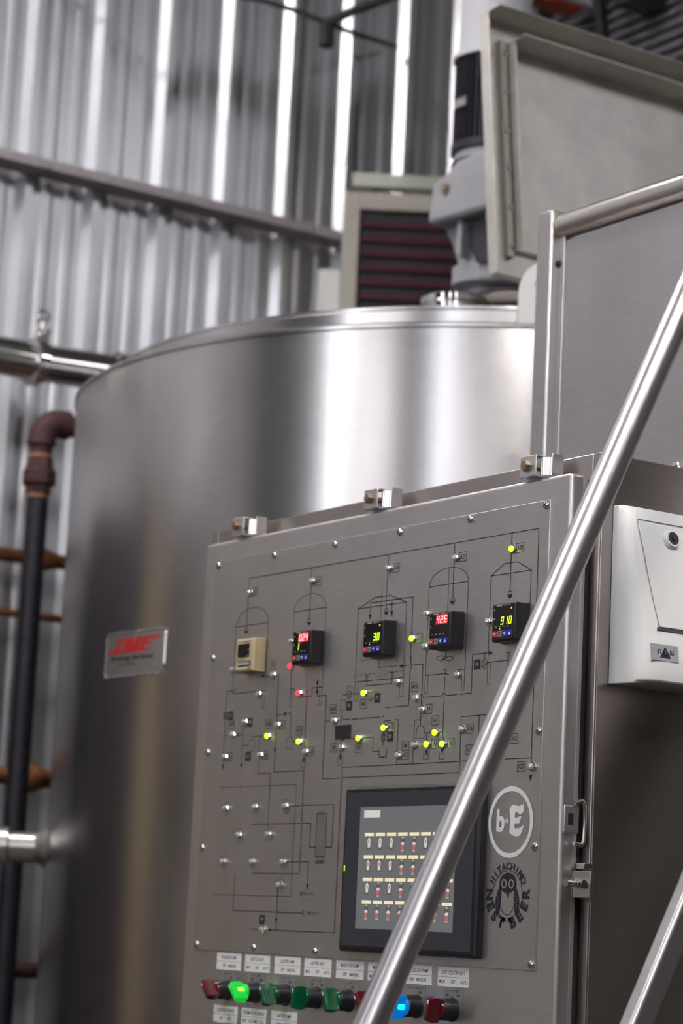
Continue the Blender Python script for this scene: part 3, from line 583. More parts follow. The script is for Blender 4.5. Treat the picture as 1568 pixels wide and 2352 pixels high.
# ================================================================== graphic panel on the door
DATA = {'lines':[(1.1,[(88.5,2012.8),(766.5,2012.8),(766.5,1910.8),(766.5,1798.8),(766.5,1724.4),(766.5,1717.0)]),(1.1,[(715.4,1725.1),(766.2,1725.1)]),(1.1,[(88.1,2012.8),(88.1,1994.1)]),(1.1,[(88.6,1988.0),(88.6,1937.2)]),(1.1,[(59.4,1942.2),(148.7,1942.2)]),(0.7,[(59.1,1942.2),(59.1,1842.9)]),(0.7,[(148.6,1942.2),(148.6,1842.2)]),(1.1,[(255.5,2012.3),(255.5,1996.0)]),(1.1,[(255.4,1989.3),(255.4,1937.9)]),(1.1,[(215.0,1952.1),(297.0,1952.1)]),(0.7,[(215.4,1952.2),(215.4,1842.3)]),(0.7,[(297.4,1952.1),(297.4,1842.0)]),(1.1,[(443.2,2012.0),(443.2,1996.6)]),(1.1,[(442.9,1989.7),(442.9,1936.9)]),(1.1,[(376.8,1943.0),(415.5,1955.7),(451.7,1955.7),(489.9,1943.2)]),(1.1,[(376.8,1943.1),(489.9,1943.1)]),(0.7,[(377.1,1943.0),(377.1,1841.6)]),(0.7,[(490.2,1943.2),(490.2,1841.3)]),(1.1,[(405.9,1931.0),(405.9,1949.1),(504.2,1949.1),(504.2,1895.8)]),(1.1,[(456.6,1931.8),(456.6,1948.7)]),(1.1,[(504.0,1887.1),(504.0,1863.2)]),(1.1,[(505.1,1869.0),(505.1,1860.9),(508.7,1856.0),(504.8,1851.8),(504.8,1802.6),(470.0,1802.6)]),(1.1,[(466.5,1802.5),(452.3,1802.5)]),(0.7,[(431.5,1970.8),(431.5,1923.0)]),(0.7,[(389.0,1899.3),(389.0,1870.7),(428.9,1870.7)]),(0.7,[(432.2,1870.5),(432.2,1857.9),(474.2,1857.9),(474.2,1887.0),(461.3,1887.0)]),(0.7,[(377.4,1850.7),(383.7,1850.7)]),(0.7,[(388.2,1850.7),(394.4,1850.7)]),(0.7,[(398.8,1850.6),(405.0,1850.6)]),(0.7,[(409.5,1850.6),(415.6,1850.6)]),(0.7,[(420.0,1850.6),(426.1,1850.6)]),(0.7,[(457.4,1850.2),(465.1,1850.2)]),(0.7,[(469.4,1850.3),(477.0,1850.3)]),(0.7,[(481.3,1850.3),(488.8,1850.3)]),(1.1,[(377.3,1841.3),(420.1,1841.3)]),(1.1,[(430.2,1841.2),(490.6,1841.2)]),(1.1,[(405.6,1842.0),(405.6,1834.6),(464.2,1834.6),(464.2,1842.2)]),(0.7,[(377.2,1840.9),(377.2,1815.3),(384.4,1815.3),(384.4,1840.5)]),(0.7,[(490.4,1841.3),(490.4,1816.0),(482.2,1816.0),(482.2,1840.8)]),(1.1,[(350.2,1825.2),(359.9,1825.2)]),(1.1,[(370.7,1825.3),(391.8,1825.3)]),(1.1,[(404.9,1825.2),(431.9,1825.2)]),(0.7,[(358.9,1826.7),(358.9,1836.4),(371.2,1836.4),(371.2,1826.0)]),(0.7,[(344.8,1819.2),(354.2,1819.2),(354.2,1803.7),(344.9,1803.7),(344.9,1819.1)]),(0.7,[(349.2,1803.6),(349.2,1785.6)]),(1.1,[(308.4,1790.4),(322.0,1790.4)]),(1.1,[(333.1,1790.5),(344.1,1790.5)]),(1.1,[(353.1,1790.9),(368.3,1790.9)]),(1.1,[(374.3,1790.4),(389.9,1790.4)]),(1.1,[(393.4,1790.5),(440.0,1790.5)]),(1.1,[(445.1,1790.6),(449.7,1790.6)]),(0.7,[(344.1,1790.4),(346.3,1793.4),(349.1,1794.9),(351.9,1793.1),(353.1,1790.8)]),(1.1,[(372.9,1763.8),(384.9,1763.8)]),(1.1,[(398.0,1763.6),(426.7,1763.6),(426.7,1744.2),(440.6,1744.2)]),(0.7,[(391.9,1758.5),(391.9,1754.4)]),(1.1,[(349.5,1762.8),(349.5,1756.6)]),(1.1,[(349.3,1746.3),(349.3,1740.8)]),(0.7,[(344.3,1738.2),(344.3,1727.9),(354.4,1727.9),(354.4,1738.6)]),(1.1,[(450.3,1781.2),(450.3,1784.5),(466.3,1784.5)]),(1.1,[(476.6,1784.9),(482.7,1784.9),(482.7,1741.7)]),(1.1,[(483.1,1731.8),(483.1,1725.1)]),(1.1,[(449.9,1770.4),(449.9,1765.4)]),(1.1,[(449.9,1759.3),(449.9,1751.6)]),(0.7,[(441.6,1747.9),(441.6,1735.5),(459.6,1735.5),(459.6,1747.2)]),(1.1,[(355.7,1724.8),(482.2,1724.8),(619.1,1724.8)]),(1.1,[(627.5,1725.3),(636.9,1725.3)]),(1.1,[(355.8,1724.4),(355.8,1715.2),(359.8,1710.3),(355.5,1706.0),(355.5,1666.9),(355.5,1500.4),(200.4,1500.4)]),(1.1,[(193.9,1500.2),(179.6,1500.2)]),(1.1,[(163.8,1500.2),(145.3,1500.2)]),(1.1,[(309.3,1710.2),(354.5,1710.2)]),(1.1,[(362.9,1710.7),(621.3,1710.7),(621.3,1722.3),(624.7,1725.6),(621.0,1729.3),(621.0,1761.5)]),(1.1,[(621.0,1771.1),(621.0,1782.6),(674.4,1782.6)]),(1.1,[(308.5,1710.2),(308.5,1826.9),(285.0,1826.9),(285.0,1845.5)]),(1.1,[(658.8,1781.6),(658.8,1758.4)]),(1.1,[(504.7,1811.7),(509.7,1811.7)]),(1.1,[(523.1,1812.0),(527.5,1812.0),(529.5,1814.8),(532.1,1816.4),(534.9,1814.5),(536.8,1811.8),(578.0,1811.8),(580.0,1814.3),(582.5,1815.5),(585.2,1814.0),(587.1,1811.8),(609.2,1811.8)]),(1.1,[(614.5,1812.0),(639.9,1812.0),(639.9,1862.0),(674.7,1862.0)]),(1.1,[(533.1,1856.5),(533.1,1816.6)]),(1.1,[(532.5,1814.0),(532.5,1800.7)]),(1.1,[(532.9,1790.8),(532.9,1774.9)]),(1.1,[(532.8,1856.6),(511.3,1856.6)]),(1.1,[(506.4,1856.8),(486.0,1856.8)]),(1.1,[(532.9,1782.6),(519.5,1782.6),(519.5,1755.0)]),(1.1,[(519.2,1743.8),(519.2,1725.3)]),(0.7,[(524.6,1770.0),(524.6,1757.8),(542.2,1757.8),(542.2,1769.3)]),(0.7,[(565.5,1775.8),(565.5,1770.3)]),(1.1,[(543.0,1764.7),(557.3,1764.7)]),(1.1,[(570.4,1764.7),(582.3,1764.7)]),(1.1,[(547.8,1764.5),(547.8,1755.2)]),(0.7,[(542.6,1738.4),(542.6,1729.9),(553.1,1729.9),(553.1,1738.0)]),(0.7,[(577.6,1737.2),(577.6,1729.3),(587.9,1729.3),(587.9,1736.9)]),(1.1,[(582.7,1753.9),(582.7,1812.6)]),(1.1,[(582.2,1818.1),(582.2,1836.2)]),(1.1,[(539.5,1958.8),(624.9,1958.8)]),(0.7,[(539.5,1958.5),(539.5,1845.4)]),(0.7,[(624.8,1959.1),(624.8,1845.3)]),(1.1,[(592.3,2012.1),(592.3,1996.3)]),(1.1,[(592.2,1988.3),(592.2,1939.8)]),(0.7,[(582.3,1980.5),(582.3,1924.3)]),(0.7,[(581.8,1870.0),(581.8,1861.5),(571.3,1856.5)]),(1.1,[(539.6,1840.8),(582.4,1840.8),(591.4,1838.5)]),(1.1,[(611.5,1843.9),(624.7,1843.9)]),(0.7,[(539.5,1845.4),(539.5,1817.1),(545.5,1817.1),(545.5,1843.7)]),(0.7,[(624.2,1845.3),(624.2,1817.1),(618.7,1817.1),(618.7,1841.8)]),(1.1,[(672.1,1960.9),(698.7,1974.4),(726.6,1974.4),(754.2,1961.0)]),(1.1,[(672.1,1961.0),(754.2,1961.0)]),(0.7,[(672.2,1960.9),(672.2,1849.5)]),(0.7,[(753.7,1961.0),(753.7,1830.1)]),(1.1,[(712.4,2012.9),(712.4,1995.2)]),(1.1,[(712.3,1987.4),(712.3,1938.0)]),(1.1,[(665.5,1861.9),(665.5,1853.1)]),(0.7,[(666.6,1843.1),(665.7,1840.6)]),(1.1,[(671.3,1849.6),(748.2,1849.6)]),(0.7,[(713.4,1849.6),(713.4,1833.1)]),(0.7,[(672.2,1849.5),(672.2,1821.5),(677.9,1821.5),(677.9,1848.8)]),(1.1,[(146.3,1863.5),(158.4,1863.5)]),(1.1,[(173.0,1863.8),(183.6,1863.8),(183.6,1805.1),(183.6,1795.4)]),(1.1,[(184.0,1786.1),(184.0,1723.1),(261.5,1723.1),(261.5,1677.1),(265.8,1675.0),(262.2,1672.2),(262.2,1653.4),(265.6,1649.2),(262.8,1646.4),(262.8,1598.5),(265.0,1595.8),(262.6,1593.0),(262.6,1579.1),(138.6,1579.1)]),(1.1,[(184.8,1804.9),(199.7,1804.9)]),(1.1,[(207.5,1805.7),(220.7,1805.7),(220.7,1773.4)]),(0.7,[(212.7,1764.5),(212.7,1755.5),(229.1,1755.5),(229.1,1763.9)]),(0.7,[(110.4,1766.8),(110.4,1755.6),(127.7,1755.6),(127.7,1766.2)]),(1.1,[(118.7,1776.2),(153.6,1776.2)]),(1.1,[(166.9,1776.7),(184.1,1776.7)]),(1.1,[(140.7,1776.3),(140.7,1754.1)]),(1.1,[(141.9,1744.0),(141.9,1722.2),(175.0,1722.2),(175.0,1645.1)]),(1.1,[(61.8,1846.8),(43.8,1846.8),(43.8,1781.9),(43.8,1753.7)]),(0.7,[(61.8,1846.8),(73.1,1851.1)]),(0.7,[(61.8,1846.8),(67.7,1843.9)]),(1.1,[(43.6,1781.2),(54.8,1781.2)]),(1.1,[(71.5,1781.0),(77.1,1781.0)]),(1.1,[(86.7,1780.7),(94.2,1780.7)]),(1.1,[(95.5,1793.1),(95.5,1753.4),(95.5,1736.6)]),(1.1,[(96.7,1764.0),(109.0,1764.0)]),(1.1,[(43.5,1743.4),(43.5,1736.0)]),(1.1,[(58.9,1842.5),(148.5,1842.5)]),(0.7,[(148.8,1842.2),(148.8,1816.9),(142.7,1816.9),(142.7,1841.3)]),(1.1,[(215.7,1842.3),(229.0,1839.0)]),(1.1,[(242.2,1835.5),(246.8,1835.5),(248.5,1827.9),(271.8,1827.9),(271.8,1839.1),(297.8,1839.1)]),(0.7,[(215.7,1842.3),(215.7,1814.8),(221.0,1814.8),(221.0,1840.6)]),(0.7,[(297.0,1842.0),(297.0,1814.7),(291.2,1814.7),(291.2,1838.8)]),(1.1,[(259.3,1830.3),(259.3,1755.0)]),(1.1,[(230.7,1764.8),(235.9,1764.8)]),(1.1,[(250.0,1764.8),(258.9,1764.8)]),(0.7,[(245.1,1776.0),(245.1,1769.6)]),(0.7,[(253.5,1737.6),(253.5,1727.4),(264.0,1727.4),(264.0,1738.0)]),(1.1,[(259.7,1744.4),(259.7,1739.8)]),(0.7,[(36.4,1704.1),(244.1,1704.1),(244.1,1547.5),(35.1,1547.5)]),(1.1,[(222.5,1674.0),(260.8,1674.0)]),(1.1,[(267.1,1674.4),(339.6,1674.4),(339.6,1616.0),(324.5,1616.0)]),(1.1,[(131.5,1649.2),(261.8,1649.2)]),(1.1,[(266.9,1649.3),(285.3,1649.3),(285.3,1616.2),(299.8,1616.2)]),(1.1,[(299.5,1662.1),(324.0,1662.1),(324.0,1602.8),(299.6,1602.8),(299.6,1662.3)]),(0.6,[(304.5,1666.1),(304.5,1598.9)]),(0.6,[(309.4,1666.0),(309.4,1598.9)]),(0.6,[(314.3,1665.9),(314.3,1598.9)]),(0.6,[(319.1,1665.9),(319.1,1599.0)]),(1.1,[(224.8,1595.8),(260.4,1595.8)]),(1.1,[(266.7,1596.0),(284.4,1596.0),(284.4,1564.9)]),(1.1,[(94.2,1576.5),(94.2,1525.5),(208.3,1525.5)]),(1.1,[(214.8,1525.2),(273.2,1525.2),(279.2,1528.2)]),(1.1,[(273.2,1525.3),(279.7,1522.7)]),(1.1,[(209.6,1556.4),(209.6,1529.2),(213.4,1525.8),(209.8,1522.2),(209.8,1516.0)]),(1.1,[(209.4,1509.7),(209.4,1500.7)])],'arrows':[('l',135.5,1864.1),('l',478.7,1856.8),('r',682.2,1861.5),('d',405.9,1925.0),('d',456.7,1925.3),('l',199.7,1805.8),('r',87.6,1780.6),('d',44.3,1729.3),('d',95.6,1729.8),('u',183.7,1761.2),('u',284.6,1851.9),('u',284.3,1839.2),('d',259.8,1732.7),('d',350.1,1734.2),('d',548.5,1734.5),('d',583.2,1734.7),('d',766.5,1695.7),('d',284.5,1557.1),('d',209.4,1509.3),('r',200.4,1500.6)],'tris':[(405.2,1848.4,1842.0),(464.4,1849.3,1843.0),(582.2,1846.0,1839.5),(713.0,1859.2,1851.8),(258.7,1836.8,1830.2)],'balls':[(89.0,1934.7),(255.2,1934.6),(444.0,1933.9),(592.3,1935.9),(712.5,1933.9)],'domes':[(59.4,148.7,1942.2,1967.8),(215.0,297.0,1952.1,1975.0),(539.5,624.9,1958.8,1981.1)],'fans':[(364.8,1824.3),(417.3,1818.1),(450.3,1762.3),(665.4,1848.5),(43.3,1810.2)],'arches':[(525.0,542.1,1769.6,1774.5),(212.7,229.0,1764.2,1772.6),(110.9,127.8,1766.5,1772.3),(441.8,459.8,1743.5,1736.1)],'tags':[(106.7,1991.9,'A32'),(274.2,1991.7,'A31'),(462.7,1992.5,'A30'),(611.3,1992.5,'A29'),(729.9,1991.9,'A28'),(522.6,1891.7,'A11'),(399.5,1810.1,'A6'),(327.5,1806.8,'A18'),(392.4,1750.1,'A9'),(333.4,1752.9,'A8'),(465.9,1775.4,'A10'),(502.5,1737.1,'A12'),(516.6,1826.9,'A13'),(549.6,1796.2,'A4'),(501.6,1749.7,'A6'),(565.6,1780.2,'A1'),(566.8,1749.6,'A3'),(601.6,1748.9,'A2'),(640.2,1766.1,'A16'),(640.3,1739.2,'A17'),(731.9,1750.0,'A15'),(747.2,1714.6,'A27'),(167.5,1879.2,'A22'),(200.3,1790.4,'A21'),(162.4,1792.9,'A20'),(244.7,1780.0,'A19'),(277.4,1749.4,'A35'),(62.4,1749.1,'A25'),(160.1,1748.4,'A26'),(61.7,1797.2,'A23')],'mboxes':[(431.9,1816.9),(365.5,1809.3),(465.7,1762.7),(650.1,1848.4),(57.6,1810.0),(112.4,1797.8),(112.0,1747.8),(173.2,1514.0)],'leds':[(94.4,1991.0,0),(261.0,1992.4,0),(447.7,1992.7,0),(597.9,1992.0,0),(716.8,1991.4,1),(509.9,1892.0,1),(538.7,1922.7,0),(539.2,1879.3,0),(672.4,1901.9,0),(215.3,1909.4,0),(60.2,1877.5,0),(171.2,1863.6,0),(134.9,1837.7,0),(217.1,1873.5,2),(242.0,1833.3,2),(100.9,1798.4,0),(189.7,1790.4,0),(68.8,1780.6,0),(165.8,1775.5,1),(249.1,1764.2,1),(50.7,1748.7,0),(147.9,1748.5,0),(265.8,1749.1,0),(479.4,1835.5,0),(403.5,1824.6,1),(333.3,1790.1,0),(396.1,1763.4,1),(354.3,1752.0,0),(454.2,1774.9,1),(488.0,1736.6,0),(521.8,1811.5,0),(538.1,1795.5,0),(523.6,1749.2,0),(569.7,1763.9,1),(552.8,1749.2,1),(587.0,1748.5,1),(625.5,1765.8,0),(611.7,1837.3,0),(771.0,1713.5,0),(61.0,1672.8,0),(140.7,1673.8,0),(221.1,1673.7,0),(100.9,1633.9,0),(180.4,1634.6,0),(61.5,1595.2,0),(141.1,1595.1,0),(221.9,1595.4,0),(216.0,1563.2,0),(178.7,1500.0,0)]}
GP = thing('graphic_panel', (.39, .002, 1.466), 'grey steel process diagram panel with indicator lamps screwed onto the door', 'panel')
MB().box(-.010, .787, -.0002, .0022, 1.4665, 2.0475).build('plate', 'plate_steel', GP, .0006)
PY = -.0005
def pf(a, b): return (a / 1000, PY, b / 1000)
def pfy(y): return lambda a, b: (a / 1000, y, b / 1000)
ln = MB()
for w, pts in DATA['lines']: stroke(ln, pts, w, pf)
for a, b, zb_, za in DATA['domes']: stroke(ln, ring((a + b) / 2, zb_, (b - a) / 2, 28, 0, 180, ry=za - zb_), .8, pf)
for a, b, zb_, za in DATA['arches']: stroke(ln, ring((a + b) / 2, zb_, (b - a) / 2, 14, 0, 180, ry=za - zb_), .8, pf)
for x, z, z2 in DATA['tris']: stroke(ln, [(x - 3.2, z), (x + 3.2, z), (x, z2)], .8, pf, True)
for x, z in DATA['balls']:
    stroke(ln, ring(x, z, 4.3, 20), .8, pf); ln.flat(ring(x, z, 4.3, 12, 180, 360)[:], pf)
for x, z in DATA['fans']:
    stroke(ln, ring(x, z, 5.2, 20), .8, pf); stroke(ln, [(x - 3.7, z - 3.7), (x + 3.7, z + 3.7)], .7, pf); stroke(ln, [(x - 3.7, z + 3.7), (x + 3.7, z - 3.7)], .7, pf)
for dch, x, z in DATA['arrows']:
    dx, dz = {'l': (-1, 0), 'r': (1, 0), 'u': (0, 1), 'd': (0, -1)}[dch]; L_, h_ = 8.0, 3.2
    ln.flat([(x, z), (x - dx * L_ - dz * h_, z - dz * L_ + dx * h_), (x - dx * L_ + dz * h_, z - dz * L_ - dx * h_)], pf)
for x, z in ((571, 1862), (590, 1860)): stroke(ln, ring(x, z, 8.5, 20, ry=2.8), .8, pf)
ln.build('printed_diagram', 'ink', GP, smooth=False)
tg = MB()
for x, z, s in DATA['tags']:
    stroke(tg, [(x - 7.5, z - 6), (x + 7.5, z - 6), (x + 7.5, z + 6), (x - 7.5, z + 6)], .75, pf, True)
    v, f = text_polys(s, 8.6, bold=.012); tg.add([pf(x + a * .78, z + b) for a, b in v], f)
for body, x, z, s in (('熱交換機', 312, 1595.5, 5.8), ('麦汁タンクへ', 284, 1551.5, 5.8), ('CIPリターン', 303, 1525.5, 5.8)): add_text(tg, body, s, lambda a, b: pf(x + a, z + b), bold=.012)
tg.build('printed_tags', 'ink', GP, smooth=False)
for x, z in DATA['mboxes']:
    mt_ = MB().flat([(x - 6.8, z - 6.5), (x + 6.8, z - 6.5), (x + 6.8, z + 6.5), (x - 6.8, z + 6.5)], pf).build('motor_tag', 'ink', GP, smooth=False)
    mw = MB(); add_text(mw, 'M', 9, lambda a, b: (x / 1000 + a / 1000, PY - .0002, z / 1000 + b / 1000), bold=.012); mw.build('tag_letter', 'print_grey', mt_, smooth=False)
# scuffs where old stickers were peeled off
sc = MB()
for x, z, w, h in ((46, 1703, 5, 6), (96, 1700, 4, 7), (182, 1706, 3.2, 16), (150, 1646, 5, 9), (203, 1616, 9, 12), (120, 1598, 6, 13), (46, 1590, 5, 5), (283, 1540, 9, 6), (622, 1815, 5, 6)):
    for q in range(14):
        a = x + random.uniform(-w, w); b = z + random.uniform(-h, h); s = random.uniform(.4, 1.3)
        sc.flat([(a - s, b - s * .7), (a + s * .8, b - s), (a + s, b + s * .6), (a - s * .6, b + s)], pfy(-.00035))
sc.build('sticker_residue', 'print_grey', GP, smooth=False)['kind'] = 'stuff'
MB().prism([(.3350, 1.7828), (.3725, 1.7832), (.3729, 1.7640), (.358, 1.7640), (.357, 1.7625), (.352, 1.7625), (.351, 1.7636), (.3361, 1.7636)], lambda a, b, t: (a, t, b), -.0012, -.0002).build('black_sticker', 'ink', GP)
# screws
scr = MB().lathe([(.0055, 0), (.0053, .0012), (.0040, .0027), (.002, .0034), (0, .0036)], (0, 0, 0), (0, -1, 0), 16).mesh('screw', 'bright_steel')
slot = MB().box(-.0026, .0026, -.0040, -.0033, -.0004, .0004).box(-.0004, .0004, -.0040, -.0033, -.0026, .0026).mesh('screw_slot', 'ink_soft')
W5 = [i * .156 for i in range(6)]; H4 = [2.0407 - i * .14168 for i in range(5)]
for i, x in enumerate(W5):
    for j, z in enumerate(H4):
        if i in (0, 5) or j in (0, 4):
            if j == 4 and i in (3, 4): continue
            s = link('screw', scr, GP, (x, -.0003, z)); sl = link('screw_slot', slot, s, (x, -.0003, z)); sl.rotation_euler[1] = random.uniform(0, 1.5)
# indicator lamps
bz = MB().lathe([(.0060, 0), (.0059, .0010), (.0050, .0026), (.0044, .0034), (.0030, .0034)], (0, 0, 0), (0, -1, 0), 10).mesh('indicator_lamp', 'chrome', angle=20)
lens = {k: MB().lathe([(.0043, .0030), (.0041, .0046), (.0034, .0060), (.0018, .0068), (0, .0070)], (0, 0, 0), (0, -1, 0), 10).mesh('lens', mname, angle=20) for k, mname in ((0, 'lens_clear'), (1, 'lens_green'), (2, 'lens_red'))}
for x, z, k in DATA['leds']:
    p = (x / 1000, -.0003, z / 1000); o = link('indicator_lamp', bz, GP, p); l_ = link('lens', lens[k], o, p)
    if k == 1: o['label'] = 'lit yellow-green indicator lamp'
    if k == 2: o['label'] = 'lit red indicator lamp'
rg = MB()
for x, z, k in DATA['leds'][-10:-1]: stroke(rg, ring(x, z, 9.5, 28), .5, pf)
rg.build('printed_rings', 'ink', GP, smooth=False)

# ------------------------------------------------------------------ logos
S1 = thing('round_logo_sticker', (.7302, -.0006, 1.602), 'white ring sticker with letters b and E right of the touch screen', 'sticker')
lf = lambda a, b: ((730.3 + a) / 1000, -.0006, (1646.5 + b) / 1000)
mb = MB(); annulus(mb, 38.3, 44.3, lf, 72); mb.build('ring', 'print_white', S1, smooth=False)
mb = MB(); v, f = text_polys('b', 37, bold=.04); mb.add([lf(a * .92 - 20, b + .5) for a, b in v], f)
E_ = [(-3, 14), (-1, 17.5), (2, 21), (7, 21.5), (12, 20), (17, 19.5), (22, 21), (25, 22.5), (25, 12), (21, 10), (19, 8.5), (17, 10), (13, 11.5), (9, 12.5), (8.5, 5.5), (12, 5), (16, 6.5), (22, 7.5), (20, 3), (17, -2.5), (13, -1.5), (8.5, -2), (8.5, -7), (11, -8.5), (17, -8), (22, -6), (27, -3), (25, -9), (22, -14), (19, -17), (12, -18), (5, -16.5), (-2, -13), (-1, -9), (-.5, 8)]
mb.flat(E_, lf)
mb.flat([(-7 + (7.0 if q % 4 == 2 else 4.6 if q % 2 == 0 else 1.9) * math.cos(R(22.5 * q)) * .8, 1.5 + (8.0 if q % 8 == 4 else 5.0 if q % 2 == 0 else 1.9) * math.sin(R(22.5 * q))) for q in range(16)], lf)
mb.build('lettering', 'print_white', S1, smooth=False)
S2 = thing('owl_emblem', (.729, -.0006, 1.514), 'dark owl emblem ringed by lettering below the white ring sticker', 'emblem')
of = lambda a, b: ((729.2 + a) / 1000, -.0006, (1557.5 + b) / 1000)
of2 = lambda a, b: ((729.2 + a) / 1000, -.0008, (1557.5 + b) / 1000)
of3 = lambda a, b: ((729.2 + a) / 1000, -.0010, (1557.5 + b) / 1000)
mb = MB()
def arc_text(s, r, a0, a1, size, outward, bold=.03, sx=1.0):
    for i, chh in enumerate(s):
        a = a0 + (a1 - a0) * i / (len(s) - 1); rot = R(a - 90 if outward else a + 90); v, f = text_polys(chh, size, bold=bold)
        cx, cy = r * math.cos(R(a)), r * math.sin(R(a))
        mb.add([of(cx + (p * sx) * math.cos(rot) - q * math.sin(rot), cy + (p * sx) * math.sin(rot) + q * math.cos(rot)) for p, q in v], f)
arc_text('HITACHINO', 34.2, 150, 30, 12.0, True, .035)
arc_text('NEST', 36.8, 181, 252, 18, False, .045, 1.08); arc_text('BEER', 36.8, 289, 360, 18, False, .045, 1.08)
mb.build('lettering', 'ink', S2, smooth=False)
mb = MB(); stroke(mb, ring(0, 0, 29, 48), .7, of)
mb.flat(ring(0, 14, 16.5, 30, ry=12.5)[:-1], of)                       # head
for s in (-1, 1):
    mb.flat([(s * a, b) for a, b in [(14, 12), (18, 6), (22.5, -4), (23.5, -12), (21, -19), (17.5, -25), (15, -21), (13, -12), (12.5, -4), (13, 4)]], of)   # wings
    mb.flat([(s * a, b) for a, b in [(3, -29), (7, -27.5), (9, -30), (13, -35), (10, -34.5), (8, -32), (6, -35.5), (5, -32), (1.5, -34)]], of)              # feet
mb.flat([(-2, 2.5), (2, 2.5), (1.2, -2), (0, -5), (-1.2, -2)], of2)
stroke(mb, ring(0, -9, 13.5, 24, 200, 340, ry=16), .7, of)
mb.build('owl_body', 'ink', S2, smooth=False)
mb = MB()
for s in (-1, 1): annulus(mb, 3.5, 5.2, of2, 24, s * 7.2, 13, 1.1)
mb.build('owl_eyes', 'owl_cream', S2, smooth=False)
mb = MB()
for s in (-1, 1):
    for q in range(5): stroke(mb, [(s * (15 + (q % 2) * 2.5), -1 - q * 3.6), (s * (18 + (q % 2) * 2), -3.2 - q * 3.6), (s * (19.5 + (q % 2)), -1.5 - q * 3.6)], .35, of2)
mb.build('wing_feathers', 'print_grey', S2, smooth=False)

# ------------------------------------------------------------------ seven-segment digits
SEG = {'0': 'abcdef', '1': 'bc', '2': 'abged', '3': 'abgcd', '4': 'fgbc', '5': 'afgcd', '6': 'afgedc', '9': 'abcfgd'}
def digit(mb, ch, cx, cz, w, h, t, fn, sh=.16):
    hw, hh = w / 2, h / 2
    bars = {'a': ((-hw, hh), (hw, hh)), 'g': ((-hw, 0), (hw, 0)), 'd': ((-hw, -hh), (hw, -hh)), 'f': ((-hw, 0), (-hw, hh)), 'b': ((hw, 0), (hw, hh)), 'e': ((-hw, -hh), (-hw, 0)), 'c': ((hw, -hh), (hw, 0))}
    for s in SEG[ch]: stroke(mb, [(cx + a + b * sh, cz + b) for a, b in bars[s]], t, fn)
